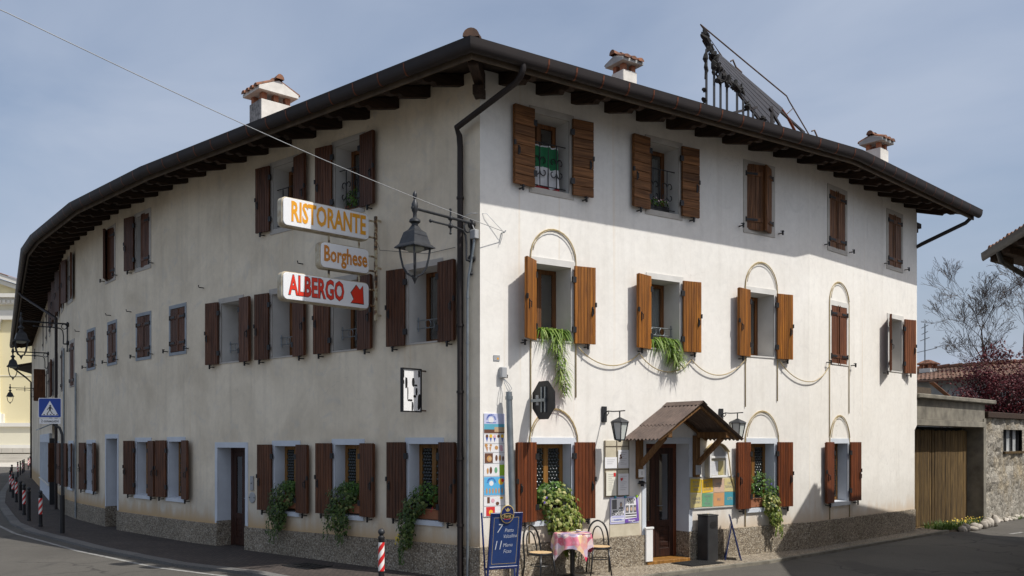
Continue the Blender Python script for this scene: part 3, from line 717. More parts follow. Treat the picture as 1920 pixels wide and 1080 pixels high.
for s_, z1_ in ((17.2, 4.3), (19.3, 5.2)): pipe_part('conduit_pipe', [q('L', s_, .06, .05), q('L', s_, .06, z1_)], .03, 'galvanised')
pts = [q('L', .07, .06, 5.60), q('L', .09, .06, 5.45), q('L', .20, .06, 4.95), q('L', .22, .06, 4.7)] + [q('L', .22, .06, z) for z in (3.5, 2.2, 1.0, 0)]
pipe_part('conduit_pipe', pts, .022, 'galvanised', [q('L', .22, .06, z) for z in (4.65, 3.9, 2.3, 1.3)])

# chimneys (parts of the roof line): shaft, brick piers, slab cap, tiles
def chimney(pos, yaw, w_, z0, z1, gable_right, mats, cap=1.0, dpt=None):
    M = T(pos[0], pos[1], 0) @ RZ(yaw); d_ = dpt or w_
    sh = MB(); sh.box(-w_ / 2, w_ / 2, -d_ / 2, d_ / 2, z0, z1); sh.m[5] = 1; c = mk('chimney', sh, [mats, 'lichen_render' if w_ > .6 else mats], hotel, M, bevel=.012)
    pm = MB(); hh = .17 * cap; t = .13 * cap
    xs = (-w_ / 2 + t / 2 + .03, 0, w_ / 2 - t / 2 - .03) if w_ > .6 else (-w_ / 2 + t / 2 + .02, w_ / 2 - t / 2 - .02)
    ys = (-d_ / 2 + t / 2 + .03, d_ / 2 - t / 2 - .03)
    for x in xs:
        for y in ys: mk('brick_pier', (lambda q: (q.box(x - t / 2, x + t / 2, y - t / 2, y + t / 2, z1, z1 + hh), q)[1])(MB()), 'brick', c, M, bevel=.008)
    o = .115 * cap; zc = z1 + hh; W2, D2 = w_ / 2 + o, d_ / 2 + o; rise = .23 * cap * (w_ if gable_right else d_) / .8; e = .08 * cap
    hd = MB()   # gabled slab: ridge along Y if gable faces -Y (right face) else along X
    if gable_right: poly = [(-W2, zc), (W2, zc), (W2, zc + e), (0, zc + e + rise), (-W2, zc + e)]; hd.prism(poly, -D2, D2, axis='y')
    else: poly = [(-D2, zc), (D2, zc), (D2, zc + e), (0, zc + e + rise), (-D2, zc + e)]; hd.prism(poly, -W2, W2, axis='x')
    mk('chimney_cap', hd, 'lime_white' if w_ > .6 else 'render_grey', c, M, bevel=.006)
    L_, H_ = (D2, W2) if gable_right else (W2, D2); n = max(3, int(2 * L_ / .19))
    for sd in (-1, 1):
        for i in range(n):
            y = -L_ + (i + .5) * 2 * L_ / n; r0 = L_ / n * .82; pts0 = []; pts1 = []; tl = MB()
            for j in range(7):
                a = PI * j / 6; dy = r0 * math.cos(a); dz = r0 * .9 * math.sin(a) + .008
                A_ = (sd * (H_ + .05), y + dy, zc + e - .02 + dz); B_ = (sd * .02, y + dy * .8, zc + e + rise + dz * .8)
                if not gable_right: A_ = (A_[1], A_[0], A_[2]); B_ = (B_[1], B_[0], B_[2])
                pts0.append(A_); pts1.append(B_)
            for j in range(6): tl.face([pts0[j], pts0[j + 1], pts1[j + 1], pts1[j]])
            tl.face(pts0); mk('tile', tl, 'roof_tile', c, M)
    rt = MB(); k0 = -L_ - .06
    ax = (lambda u, x, z: (x, u, z)) if gable_right else (lambda u, x, z: (u, x, z))
    for i in range(3):
        u0 = k0 + i * (2 * L_ + .1) / 3; u1 = u0 + (2 * L_ + .1) / 3 + .05; A_ = []; B_ = []
        for j in range(7):
            a = PI * j / 6; A_.append(ax(u0, .105 * cap * math.cos(a), zc + e + rise + .02 + .12 * cap * math.sin(a))); B_.append(ax(u1, .085 * cap * math.cos(a), zc + e + rise + .0 + .10 * cap * math.sin(a)))
        for j in range(6): rt.face([A_[j], A_[j + 1], B_[j + 1], B_[j]])
        rt.face(A_)
    mk('ridge_tile', rt, 'roof_tile', c, M)
chimney((-5.81, 22.05), 42, .80, 8.6, 10.37, True, 'lime_white', 1.0, .62)
chimney((2.72, 22.2), 34, .44, 8.6, 11.2, False, 'lime_white', .95)
chimney((9.95, 25.0), 42, .46, 8.6, 10.22, False, 'lime_white', .9)

# door canopy of corrugated sheet on timber brackets
M = fr('R', 4.152); cn = MB(); cn.box(-.95, .95, .001, .02, 2.37, 2.42)
cano = mk('door_canopy', cn, 'wood_post', hotel, M)
for sd in (-1, 1):
    for part_ in (0, 1):
        sh = MB(); n = 76; f0, f1 = ((0.0, .66), (.63, 1.04))[part_]; lift = .012 if part_ == 0 else 0
        for i in range(n):
            P_ = []
            for j in (i, i + 1):
                yy = -.005 - (.935 * j / n); wz = .017 * math.sin(2 * PI * j / 8)
                for f in (f0, f1): P_.append((sd * 1.05 * f, yy, 2.985 - .64 * f + wz + lift))
            sh.face([P_[0], P_[1], P_[3], P_[2]]); sh.face([(p[0], p[1], p[2] - .007) for p in (P_[0], P_[2], P_[3], P_[1])])
        mk('corrugated_sheet', sh, 'corrugated', cano, M, smooth=True, weld=True)
    x = sd * .73
    bm_ = MB(); bm_.box(x - .055, x + .055, -.105, -.002, 1.60, 2.40); mk('post', bm_, 'wood_post', cano, M, bevel=.006)
    bm_ = MB(); bm_.box(x - .05, x + .05, -.86, -.105, 2.35, 2.46); mk('beam', bm_, 'wood_post', cano, M, bevel=.006)
    bm_ = MB(); bm_.bar((x, -.10, 1.86), (x, -.72, 2.36), .085, .085); mk('brace', bm_, 'wood_post', cano, M, bevel=.006)
    bm_ = MB(); bm_.bar((0, -.86, 2.915), (sd * 1.0, -.86, 2.315), .05, .05, up=(0, 1, 0)); bm_.bar((0, -.06, 2.915), (sd * 1.0, -.06, 2.315), .05, .05, up=(0, 1, 0)); mk('canopy_rafter', bm_, 'wood_post', cano, M, bevel=.004)
rc = MB()
for sd in (-1, 1): rc.face([(0, .0, 3.02), (0, -.95, 3.02), (sd * .11, -.95, 2.945), (sd * .11, 0, 2.945)])
mk('ridge_cap', rc, 'corrugated', cano, M)

# ------------------------------------------------------------------ ground, road, pavement, kerb
RZ_ = -.04
def flat(name, poly, z, mat, kind='structure'):
    bm = bmesh.new(); vs = [bm.verts.new((x, y, z)) for x, y in poly]; f = bm.faces.new(vs); f.normal_update()
    if f.normal.z < 0: f.normal_flip()
    bmesh.ops.triangulate(bm, faces=[f]); me = bpy.data.meshes.new(name); bm.to_mesh(me); bm.free(); me.materials.append(MATS[mat])
    o = ob(name, me); o['kind'] = kind; return o
flat('ground', [(-700, -300), (700, -300), (700, 900), (-700, 900)], -.45, 'asphalt')
def sst(a, b, x): t = min(1, max(0, (x - a) / (b - a))); return t * t * (3 - 2 * t)
def road_z(x, y): return RZ_ - .17 * sst(-1.2, 3.4, ((x - 10.43) + (y - 23.59)) * .7071) * sst(4, 8, x)
rd = MB(); gx = [-160, -60, -20, 0, 4] + [5 + .5 * i for i in range(40)] + [40, 90]; gy = [-40, 0, 8] + [14 + .5 * i for i in range(44)] + [60, 170]
for xa, xb in zip(gx, gx[1:]):
    for ya, yb in zip(gy, gy[1:]): rd.face([(x, y, road_z(x, y)) for x, y in ((xa, ya), (xb, ya), (xb, yb), (xa, yb))])
mk('road', rd, 'asphalt', smooth=True, weld=True)['kind'] = 'structure'
KR = [(11.2, 23.45), (10.85, 23.1), (7.2, 19.58), (4.87, 17.38), (2.57, 15.74), (1.1, 14.45), (.1, 13.55), (-.9, 13.05)]
KL = [(-.9, 13.05), (-1.9, 13.2), (-3.1, 14.5), (-4.5, 15.85), (-6.35, 17.1), (-8.9, 19.55), (-12.3, 23.3), (-13.95, 25.5), (-15.55, 28.1), (-19.05, 33.9), (-23.2, 41.5), (-32.2, 58.9), (-43.9, 82.1), (-52, 97)]
KR = [Vector(p) for p in KR]; KL = [Vector(p) for p in KL]
back = [Vector((.2, 16)), Vector((6.2, 20.2)), Vector((10.3, 24.0)), Vector((10.75, 24.0))]
flat('pavement', KR + [Vector((-.3, 15.5))] + back, 0.0, 'pebble_dash')
flat('pavement', [Vector((-.3, 15.5))] + KL + [Vector((-42, 92)), Vector((-29.2, 57.2)), Vector((-17, 35.3)), Vector((-13.5, 29)), Vector((-12.2, 27.4)), Vector((-9.5, 24)), Vector((-6.7, 21.2))], 0.001, 'pavement_setts')
kerb = bpy.data.objects.new('kerb', None); place(kerb, None, T(-.9, 13.05, 0)); kerb['kind'] = 'structure'
def kerb_run(P, L_, w_, mat, side):
    for a, b in zip(P, P[1:]):
        d = b - a; n = max(1, round(d.length / L_)); ang = math.atan2(d.y, d.x)
        for i in range(n):
            p = a + d * (i / n); l = d.length / n
            mk('kerb_stone', lambda: (lambda q: (q.box(.004, .996, 0, 1, 0, 1), q)[1])(MB()), mat, kerb, T(p.x, p.y, -.16) @ Matrix.Rotation(ang, 4, 'Z') @ Matrix.Diagonal((l, side * w_, .172 + rnd.uniform(-.003, .004), 1)), key='kerbstone' + mat)
kerb_run(KL[:12], 1.0, .24, 'granite', -1); kerb_run(KR, 1.1, .10, 'concrete', -1)
def line_strip(name, P, o0, o1, z, right, mat='road_paint'):
    A = offpoly(P, o0, right); B = offpoly(P, o1, right); mb = MB(); strip(mb, A, z, B, z); o = mk(name, mb, mat); o['kind'] = 'structure'; return o
line_strip('road_marking', KL[2:11], .27, .36, RZ_ + .004, False)
line_strip('road_marking', KR[:6], .14, .25, RZ_ + .004, True)
mb = MB()
for x0, l_ in ((13.3, .9), (15.4, 2.2), (18.6, 1.4)):
    y0 = 24.55 + (x0 - 13.3) * .93; d = Vector((.73, .68)); p = Vector((x0, y0)); n_ = Vector((.68, -.73)) * .12; a, b = p, p + d * l_; mb.face([(*q_, road_z(*q_) + .006) for q_ in (a, b, b + n_, a + n_)])
mk('road_marking', mb, 'road_paint')['kind'] = 'structure'
def G(u, v, z=0): Y = (2.28 - z) * 1717 / (v - 828); return Vector(((u - 960) / 1717 * Y, Y, z))
mb = MB(); mb.box(-.38, .38, -.28, .28, 0, .012)
for i in range(5):
    for j in range(3): mb.box(-.3 + i * .13, -.22 + i * .13, -.2 + j * .15, -.1 + j * .15, .012, .018)
m_ = mk('manhole_cover', mb, 'iron', None, T(-3.75, 16.75, .002) @ RZ(-40)); tag(m_, 'dark rectangular iron cover set in the brown pavement below the inn windows', 'manhole cover')

# ------------------------------------------------------------------ lamps
def lantern(M, label):
    M = M @ Matrix.Diagonal((1.1, 1.05, 1.08, 1)); t = thing('wall_lantern', label, 'lantern', M, 'lanterns either side of the inn door')
    p = MB(); p.box(-.05, .05, -.035, -.002, -.13, .13); mk('wall_plate', p, 'lamp_iron', t, M, bevel=.006)
    p = MB(); p.tube([(0, -.03, .02), (0, -.12, .05), (0, -.24, .04), (0, -.36, .04), (0, -.55, .045)], .010, 6); p.tube([(0, -.42, .04), (0, -.42, -.06)], .012, 6)
    p.tube([(0, -.05, 0.02), (0, -.10, -.02), (0, -.14, .02), (0, -.12, .05)], .008, 6); mk('arm', p, 'lamp_iron', t, M)
    o = (0, -.42, -.06); p = MB(); p.lathe([(.02, .0), (.06, -.02), (.14, -.055), (.165, -.08), (.155, -.085)], 6, o); mk('lamp_roof', p, 'lamp_iron', t, M)
    p = MB()
    for k in range(6):
        a = PI * k / 3; c, s_ = math.cos(a), math.sin(a); p.bar((o[0] + .145 * c, o[1] + .145 * s_, o[2] - .08), (o[0] + .085 * c, o[1] + .085 * s_, o[2] - .36), .014, .014)
    p.lathe([(.09, -.355), (.09, -.37), (.03, -.38), (.02, -.40)], 6, o); mk('cage', p, 'lamp_iron', t, M)
    p = MB(); p.lathe([(.138, -.083), (.080, -.355)], 6, o); mk('glass', p, 'opal_glass', t, M)
lantern(fr('R', 2.61, 0, 2.77), 'wrought iron wall lantern with pale glass left of the door canopy')
lantern(fr('R', 5.60, 0, 2.79), 'wrought iron wall lantern half hidden behind the right slope of the door canopy')
def street_lamp(M, label, sc=1.0):
    t = thing('street_lamp', label, 'street lamp', M, 'old style bracket street lamps on the inn wall'); L_ = 1.30
    p = MB(); p.tube([(0, -.03, .0), (0, -L_ - .06, .0)], .024, 8)
    for y in (-.52,):
        p.tube([(0, y, .12), (0, y, -.24)], .014, 6); p.sphere((0, y, .13), .024); p.sphere((0, y, -.25), .022); p.sphere((0, y, -.005), .045); p.sphere((0, y, -.13), .045)
    p.tube([(0, -.95, -.13), (0, -.42, -.13), (0, -.24, -.15), (0, -.17, -.22), (0, -.15, -.36), (0, -.15, -.62)], .017, 8); p.sphere((0, -.96, -.13), .03)
    p.tube([(0, -.13 + .075 * math.cos(a * PI / 8), -.09 + .075 * math.sin(a * PI / 8)) for a in range(17)], .014, 6)
    p.tube([(0, -.04, .06), (0, -.04, -.80)], .020, 8); p.tube([(0, -.15, -.62), (0, -.03, -.62)], .02, 6); p.sphere((0, -.04, -.83), .03)
    mk('bracket', p, 'lamp_iron', t, M)
    for z in (-.02, -.58): p = MB(); p.sphere((.0, -.03, z), .075, 12, 8, sc=(1, .6, 1)); mk('wall_boss', p, 'iron', t, M, smooth=True)
    o = (0, -L_, 0); p = MB()
    p.lathe([(.005, .27), (.035, .22), (.03, .17), (.015, .14), (.05, .07), (.05, -.03), (.03, -.07), (.03, -.14), (.085, -.18), (.09, -.21), (.05, -.24), (.05, -.27)], 10, o); mk('finial', p, 'lamp_iron', t, M, smooth=40)
    p = MB(); p.lathe([(.05, -.26), (.10, -.33), (.17, -.37), (.24, -.55), (.31, -.60), (.31, -.615), (.2, -.60)], 4, o, sq=True, rot=0); 
    p.v = [((x - o[0]) * .72 + o[0], (y - o[1]) * .72 + o[1], z) for x, y, z in p.v]; mk('lamp_hood', p, 'lamp_iron', t, M)
    p = MB(); p.lathe([(.15, -.595), (.15, -.63), (.1, -.665), (.01, -.675)], 14, o); mk('lens', p, 'lamp_lens', t, M, smooth=True)
    p = MB()
    for k in range(4):
        a = PI / 4 + k * PI / 2; c, s_ = math.cos(a), math.sin(a)
        p.tube([(o[0] + r * c, o[1] + r * s_, z) for r, z in ((.235, -.60), (.215, -.75), (.18, -.90), (.12, -1.0), (.03, -1.05))], .016, 6)
    p.lathe([(.05, -1.03), (.045, -1.07), (.02, -1.12), (.004, -1.16)], 8, o); mk('lamp_cage', p, 'lamp_iron', t, M)
    return t
street_lamp(fr('L', .16, 0, 5.86), 'grey iron street lamp on a scrolled bracket beside the corner downpipe')
street_lamp(fr('L', 18.75, 0, 5.90), 'street lamp in deep shade under the far eaves, above the pedestrian crossing sign')
street_lamp(fr('L', 29.4, 0, 5.9), 'second shaded street lamp farther along under the eaves, partly behind the nearer one')
street_lamp(fr('L', 47.0, 0, 5.35) @ Matrix.Diagonal((.8, .95, .8, 1)), 'small distant street lamp seen against the yellow church wall')

# ------------------------------------------------------------------ hanging hotel sign
def rrect(x0, x1, z0, z1, r, n=5):
    out = []
    for cx, cz, a0 in ((x1 - r, z1 - r, 0), (x0 + r, z1 - r, 90), (x0 + r, z0 + r, 180), (x1 - r, z0 + r, 270)):
        for k in range(n + 1): a = R(a0 + 90 * k / n); out.append((cx + r * math.cos(a), cz + r * math.sin(a)))
    return out
post = wp('L', 2.434, .12)
MS = Matrix(((.72, -.694, 0, post.x), (.694, .72, 0, post.y), (0, 0, 1, 0), (0, 0, 0, 1)))
sg = thing('hanging_sign', 'stack of three white light box signs on a rusty bracket: RISTORANTE, Borghese, ALBERGO', 'sign', MS @ T(0, 0, 4.5))
p = MB(); p.bar((0, 0, 4.45), (0, 0, 6.32), .05, .05, up=(0, 1, 0)); mk('post', p, 'peeling_cream', sg, MS, bevel=.004)
Mi = MS.inverted() @ fr('L', 2.434)
for z in (4.55, 5.4, 6.25): p = MB(); a = Mi @ Vector((0, 0.02, z)); p.bar(a, (0, 0, z), .03, .03); mk('standoff', p, 'cream_metal', sg, MS)
def signbox(x0, x1, z0, z1, letters):
    b = MB(); b.prism(rrect(x0, x1, z0, z1, .085), -.075, .075); bx = mk('sign_box', b, 'cream_metal', sg, MS, bevel=.012)
    f = MB(); f.prism(rrect(x0 + .018, x1 - .018, z0 + .018, z1 - .018, .075), -.098, -.0755); f.prism(rrect(x0 + .018, x1 - .018, z0 + .018, z1 - .018, .075), .0755, .098); mk('face_panel', f, 'sign_white', bx, MS, bevel=.006)
    for txt, size, cx, bold, mat, xc, zc in letters:
        y = -.1015 if mat != 'ink_black' else -.0995
        ob('lettering', text_mesh(txt, size, cx, bold, .0015, mat=mat), bx, MS @ T(xc, y, zc))
    for z in (z0 + .1, z1 - .1): r_ = MB(); r_.tube([(x1 - .03, 0, z), (x1 + .06, 0, z), (-.0, 0, z)], .017, 6); mk('bracket_arm', r_, 'peeling_cream', sg, MS)
    return bx
signbox(-1.93, -.20, 5.83, 6.32, [('RISTORANTE', .46, .55, .013, 'ink_orange', -1.03, 6.075)])
signbox(-1.21, -.20, 5.23, 5.69, [('Borghese', .37, .64, .009, 'ink_ochre', -.70, 5.475)])
ab = signbox(-1.93, -.20, 4.61, 5.09, [('ALBERGO', .45, .545, .019, 'ink_black', -1.27, 4.855), ('ALBERGO', .45, .545, .010, 'ink_red', -1.27, 4.855)])
for mat, sc_, y in (('ink_black', 1.06, -.0995), ('ink_red', .96, -.1015)):
    p = MB(); A = [(-.5, .02), (-.33, .42), (-.12, .18), (.12, .42), (.12, -.45), (-.52, -.45), (-.36, -.22)]
    A = [(-.50, .06), (-.14, .48), (.10, .26), (.30, .48), (.36, -.46), (-.50, -.46), (-.32, -.24)]
    p.prism([(-.44 + x * .31 * sc_, 4.855 + z * .34 * sc_) for x, z in A], y, y + .002); mk('arrow', p, mat, ab, MS)
for x, z0, z1 in ((-.98, 5.69, 5.83), (-.36, 5.69, 5.83), (-.98, 5.09, 5.23), (-.36, 5.09, 5.23)): p = MB(); p.tube([(x, 0, z0), (x, 0, z1)], .02, 6); mk('hanger', p, 'peeling_cream', sg, MS)

# peeling sign frame
M = fr('L', 1.27); pe = thing('peeling_sign', 'empty upright sign frame with peeling white paint, fixed to the shaded wall', 'sign', M @ T(0, 0, 2.8))
p = MB()
for a, b in (((0, -.55, 2.79), (0, -.55, 3.51)), ((0, -.13, 2.79), (0, -.13, 3.51)), ((0, -.56, 2.79), (0, -.12, 2.79)), ((0, -.56, 3.51), (0, -.12, 3.51))): p.bar(a, b, .06, .022, up=(0, 1, 0) if a[1] == b[1] else (0, 0, 1))
mk('frame', p, 'iron', pe, M)
p = MB(); p.box(-.012, .012, -.55, -.13, 2.79, 3.51); b = NB('peeling_paint'); v = b.coords('Position'); nz = b.noise(v, 7, 6, .7); b.fin(b.ramp(nz, [(.40, (.82, .83, .82)), (.43, (.80, .80, .80))]), .5); mk('panel', p, 'peeling_paint', pe, M)
p = MB()
for y0, y1, z0, z1 in ((-.49, -.44, 3.19, 3.36), (-.33, -.28, 3.22, 3.36), (-.28, -.21, 3.22, 3.25), (-.55, -.51, 3.36, 3.48), (-.20, -.14, 2.83, 3.08), (-.44, -.42, 3.0, 3.19), (-.43, -.33, 2.965, 2.995), (-.54, -.51, 3.25, 3.31), (-.19, -.15, 3.38, 3.49), (-.34, -.31, 2.81, 2.95), (-.30, -.24, 3.03, 3.07), (-.25, -.21, 3.07, 3.19)):
    k = 9; cy, cz = (y0 + y1) / 2, (z0 + z1) / 2
    poly = [(cy + (y1 - y0) / 2 * 1.12 * math.copysign(abs(math.cos(2 * PI * i / 12)) ** .5, math.cos(2 * PI * i / 12)) * rnd.uniform(.8, 1.1), cz + (z1 - z0) / 2 * 1.08 * math.copysign(abs(math.sin(2 * PI * i / 12)) ** .5, math.sin(2 * PI * i / 12)) * rnd.uniform(.85, 1.1)) for i in range(12)]
    p.prism(poly, .0125, .0150, axis='x')
mk('paint_loss', p, 'iron', pe, M)['kind'] = 'stuff'
p = MB()
for z in (2.81, 3.49): p.tube([(0, -.13, z), (0, .02, z)], .014, 6)
mk('fixing_rods', p, 'rusty_iron', pe, M)

# stop sign seen from behind
M = fr('R', 1.045, 0, 2.97); ss = thing('stop_sign', 'dark back of an octagonal traffic sign projecting from the white wall', 'traffic sign', M)
oc = [(-.335 + .345 * math.cos(PI / 8 + k * PI / 4), .345 * math.sin(PI / 8 + k * PI / 4)) for k in range(8)]
p = MB(); p.prism(oc, -.012, 0.0, axis='x'); mk('sign_plate', p, 'iron', ss, M, bevel=.004)
p = MB(); p.prism([(-.335 + (y + .335) * .96, z * .96) for y, z in oc], .001, .004, axis='x'); mk('red_face', p, 'ink_red', ss, M)
for y in (-.40, -.30): p = MB(); p.bar((-.02, y, -.2), (-.02, y, .22), .03, .025, up=(1, 0, 0)); mk('clamp_rail', p, 'galvanised', ss, M)
p = MB(); p.bar((-.035, .02, .0), (-.035, -.42, .0), .03, .05); mk('arm', p, 'galvanised', ss, M)
p = MB(); p.box(-.0145, -.0125, -.20, -.13, -.08, -.02); p.box(-.0145, -.0125, -.2, -.12, .02, .09); mk('sticker', p, 'grey_plastic', ss, M)

# pole with cable box
M = fr('R', .50, .16); po = thing('cable_pole', 'galvanised steel pole standing at the corner in front of the ice cream price board', 'pole', M)
p = MB(); p.tube([(.07, 0, 0), (-.04, 0, 3.10)], .052, 14); mk('shaft', p, 'galvanised', po, M, smooth=50)
p = MB(); p.tube([(-.035, 0, 2.97), (-.037, 0, 3.03)], .062, 14); mk('clamp', p, 'galvanised', po, M)
p = MB()
for k in range(3): p.tube([(-.04, 0, 3.08), (-.09 + .05 * k, -.01, 3.16), (-.09 + .04 * k, .05, 3.24), (-.07, .1, 3.32)], .006, 5)
mk('cables', p, 'grey_plastic', po, M)
M = fr('R', .41, 0, 3.42); bxx = thing('junction_box', 'small grey cable junction box on the white wall above the steel pole', 'junction box', M)
p = MB(); p.box(-.05, .06, -.10, -.002, -.09, .09); mk('housing', p, 'grey_plastic', bxx, M, bevel=.012); p = MB(); p.tube([(.06, -.05, -.02), (.10, -.05, -.04), (.09, -.05, -.09)], .008, 6); mk('cable_gland', p, 'iron', bxx, M)
M = fr('L', .075, 0, 5.66); bxx = thing('junction_box', 'small grey metal junction box under the corner street lamp', 'junction box', M)
p = MB(); p.box(-.06, .06, -.10, -.002, -.075, .075); mk('housing', p, 'grey_plastic', bxx, M, bevel=.01); p = MB(); p.tube([(0, -.05, .075), (-.03, -.06, .15), (-.1, -.05, .2)], .006, 5); mk('cable', p, 'curtain', bxx, M)
M = fr('R', .32, 0, 3.66); o = mk('survey_plate', (lambda q: (q.box(-.06, .06, -.012, -.002, -.045, .045), q)[1])(MB()), 'grey_plastic', None, M); tag(o, 'tiny grey plate with a yellow mark high on the wall near the corner', 'plate'); p = MB(); p.box(.005, .035, -.0145, -.0125, -.025, .005); mk('mark', p, 'ink_orange', o, M)

# ------------------------------------------------------------------ cables and light tubes
def cable(name, pts, r, mat, label, cat): o = mk(name, (lambda q: (q.tube(pts, r, 6), q)[1])(MB()), mat, smooth=True); return tag(o, label, cat)
A_ = wp('R', .417, .10, 5.733); B_ = Vector((-6.95, 10.2, 7.62)); B0 = Vector((-.5590, 1, 0))
Yb = 9.0; B_ = Vector((-960 / 1717 * Yb, Yb, 2.28 + (828 - 18) * Yb / 1717)); B_ = A_ + (B_ - A_) * 1.7
cable('overhead_cable', [A_.lerp(B_, k / 24) + Vector((0, 0, -.10 * math.sin(PI * min(1, k / 14)))) for k in range(25)], .0055, 'grey_plastic', 'thin pale cable crossing the sky to the white wall by the corner', 'cable')
M = fr('R', .417, 0, 5.73); o = mk('cable_hook', (lambda q: (q.tube([(0, .02, 0), (0, -.1, 0), (.02, -.1, .03)], .010, 6), q.tube([(0, -.03, -.02), (-.02, -.04, -.1), (-.05, -.03, -.2)], .005, 5), q)[2])(MB()), 'galvanised', None, M); tag(o, 'small hook on the white wall where the overhead cable ends', 'hook')
cable('house_cable', [wp('L', .36, .10, 5.95), wp('L', .15, .06, 6.02), wp('R', .1, .05, 6.0), wp('R', .40, .08, 5.74)], .005, 'curtain', 'thin pale cable running round the corner to the wall hook', 'cable')
cable('house_cable', [wp('L', .55, .02, 5.52), wp('L', 1.2, .03, 5.50), wp('L', 2.4, .05, 5.72), wp('L', 2.44, .10, 5.9)], .004, 'iron', 'thin dark cable along the shaded wall between lamp and hanging sign', 'cable')
def arch(sc, zl, zr, z1, zt, label, half=.485):
    pts = [(-half, -.018, zl), (-half, -.018, (zl + z1) / 2), (-half, -.018, z1)]
    for k in range(1, 14): a = PI - PI * k / 14; pts.append((half * math.cos(a), -.018, z1 + (zt - z1) * math.sin(a)))
    pts += [(half, -.018, z1), (half, -.018, (z1 + zr) / 2), (half, -.018, zr)]
    o = mk('light_tube', (lambda q: (q.tube(pts, .0105, 8), q.tube([(x * (.965 if abs(x) < half - .001 else 1.0), y - .022, z - (.02 if z > z1 else 0)) for x, y, z in pts[3:-3]], .007, 6), q)[2])(MB()), 'tube_cream', None, fr('R', sc), smooth=True); tag(o, label, 'light tube')
arch(1.487, 2.45, 3.05, 5.42, 5.93, 'cream light tube arched over the first floor window nearest the corner')
arch(6.79, 2.98, 3.12, 5.40, 5.95, 'cream light tube arched over the third first floor window from the corner')
arch(9.68, 2.40, 2.92, 5.36, 5.86, 'cream light tube arched over the closed first floor shutters', .47)
arch(1.495, .56, .56, 2.25, 2.85, 'cream light tube arched over the ground floor window by the cafe table', .52)
arch(6.81, .56, .56, 2.25, 2.91, 'cream light tube arched over the ground floor window right of the door', .51)
arch(9.70, .56, .56, 2.25, 2.87, 'cream light tube arched over the last ground floor window on the right', .48)
def garland(s0, z0, s1, z1, sag, label):
    pts = [wp('R', s0 + (s1 - s0) * k / 16, .05, z0 + (z1 - z0) * k / 16 - sag * (1 - (2 * k / 16 - 1) ** 2) ** .9) for k in range(17)]
    cable('light_tube', pts, .010, 'tube_cream', label, 'light tube')
garland(2.0, 3.93, 3.42, 3.90, .27, 'slack cream light tube between the first two first floor windows')
garland(3.42, 3.90, 4.76, 3.86, .29, 'slack cream light tube below the second first floor window')
garland(4.76, 3.86, 6.30, 3.97, .33, 'slack cream light tube left of the third first floor window')
garland(7.28, 3.98, 9.15, 3.97, .42, 'slack cream light tube between the third window and the closed shutters')
cable('light_tube', [wp('R', 5.70, .10, 2.12), wp('R', 5.80, .05, 1.9), wp('R', 5.86, .04, 1.6), wp('R', 5.98, .04, 1.3), wp('R', 6.06, .04, 1.2)], .012, 'tube_cream', 'loose yellowish tube hanging from the menu case to the card board', 'light tube')

# ------------------------------------------------------------------ notices on the right wall
def panel(name, label, cat, M, x0, x1, z0, z1, mat, th=.02): o = mk(name, (lambda q: (q.box(x0, x1, -th, -.003, z0, z1), q)[1])(MB()), mat, None, M, bevel=.002); return tag(o, label, cat)
def bit(parent, M, poly, mat, y, name='print'):
    p = MB(); p.prism(poly, y - .001, y); return mk(name, p, mat, parent, M)
def rect(x0, x1, z0, z1): return [(x0, z0), (x1, z0), (x1, z1), (x0, z1)]
def circ(x, z, r, n=12, rz=None): return [(x + r * math.cos(2 * PI * k / n), z + (rz or r) * math.sin(2 * PI * k / n)) for k in range(n)]
def joined(parent, M, shapes, mat, y, name='print'):
    if len(shapes) <= 4: return [bit(parent, M, q_, mat, y, name) for q_ in shapes]
    p = MB()
    for q_ in shapes: p.prism(q_, y - .001, y)
    o = mk(name, p, mat, parent, M); o['kind'] = 'stuff'; return o
for nm, c in (('p_sky', (.52, .55, .74)), ('p_sea', (.10, .38, .50)), ('p_sand', (.50, .36, .22)), ('p_ltblue', (.10, .42, .72)), ('p_red', (.62, .03, .03)), ('p_yellow', (.80, .50, .04)), ('p_blue', (.04, .10, .42)), ('p_brown', (.13, .05, .025)), ('p_tan', (.52, .27, .09)), ('p_pink', (.70, .40, .46)), ('p_lime', (.30, .52, .03)), ('p_white', (.78, .77, .78)), ('p_green', (.14, .36, .20)), ('p_orange', (.62, .32, .14)), ('p_teal', (.06, .30, .38)), ('p_ochre', (.62, .45, .04)), ('p_rose', (.62, .44, .33)), ('p_straw', (.62, .53, .25)), ('p_violet', (.17, .08, .40)), ('p_lilac', (.50, .50, .74)), ('p_grey', (.16, .16, .17))): tinted(nm, c)
M = fr('R', .27, 0, 0); ib = panel('ice_cream_board', 'tall narrow ice cream price board with photos of cones, behind the steel pole', 'price board', M, -.205, .205, 1.05, 2.745, 'p_white', .015)
y = -.0165
def arc_text(txt, xc, zc, r, size, a0, a1, mat, parent):
    for i, ch in enumerate(txt): a = R(a0 + (a1 - a0) * i / (len(txt) - 1)); ob('lettering', text_mesh(ch, size, .8, .002, .0006, mat=mat), parent, M @ T(xc + r * math.cos(a), y - .002, zc + r * math.sin(a)) @ Matrix.Rotation(PI / 2 - a, 4, 'Y'))
bit(ib, M, rect(-.2, .2, 2.57, 2.74), 'p_sky', y); bit(ib, M, rect(-.2, .2, 2.48, 2.57), 'p_sea', y); bit(ib, M, rect(-.2, .2, 2.42, 2.48), 'p_brown', y); bit(ib, M, rect(.0, .2, 2.44, 2.52), 'p_sand', y - .001)
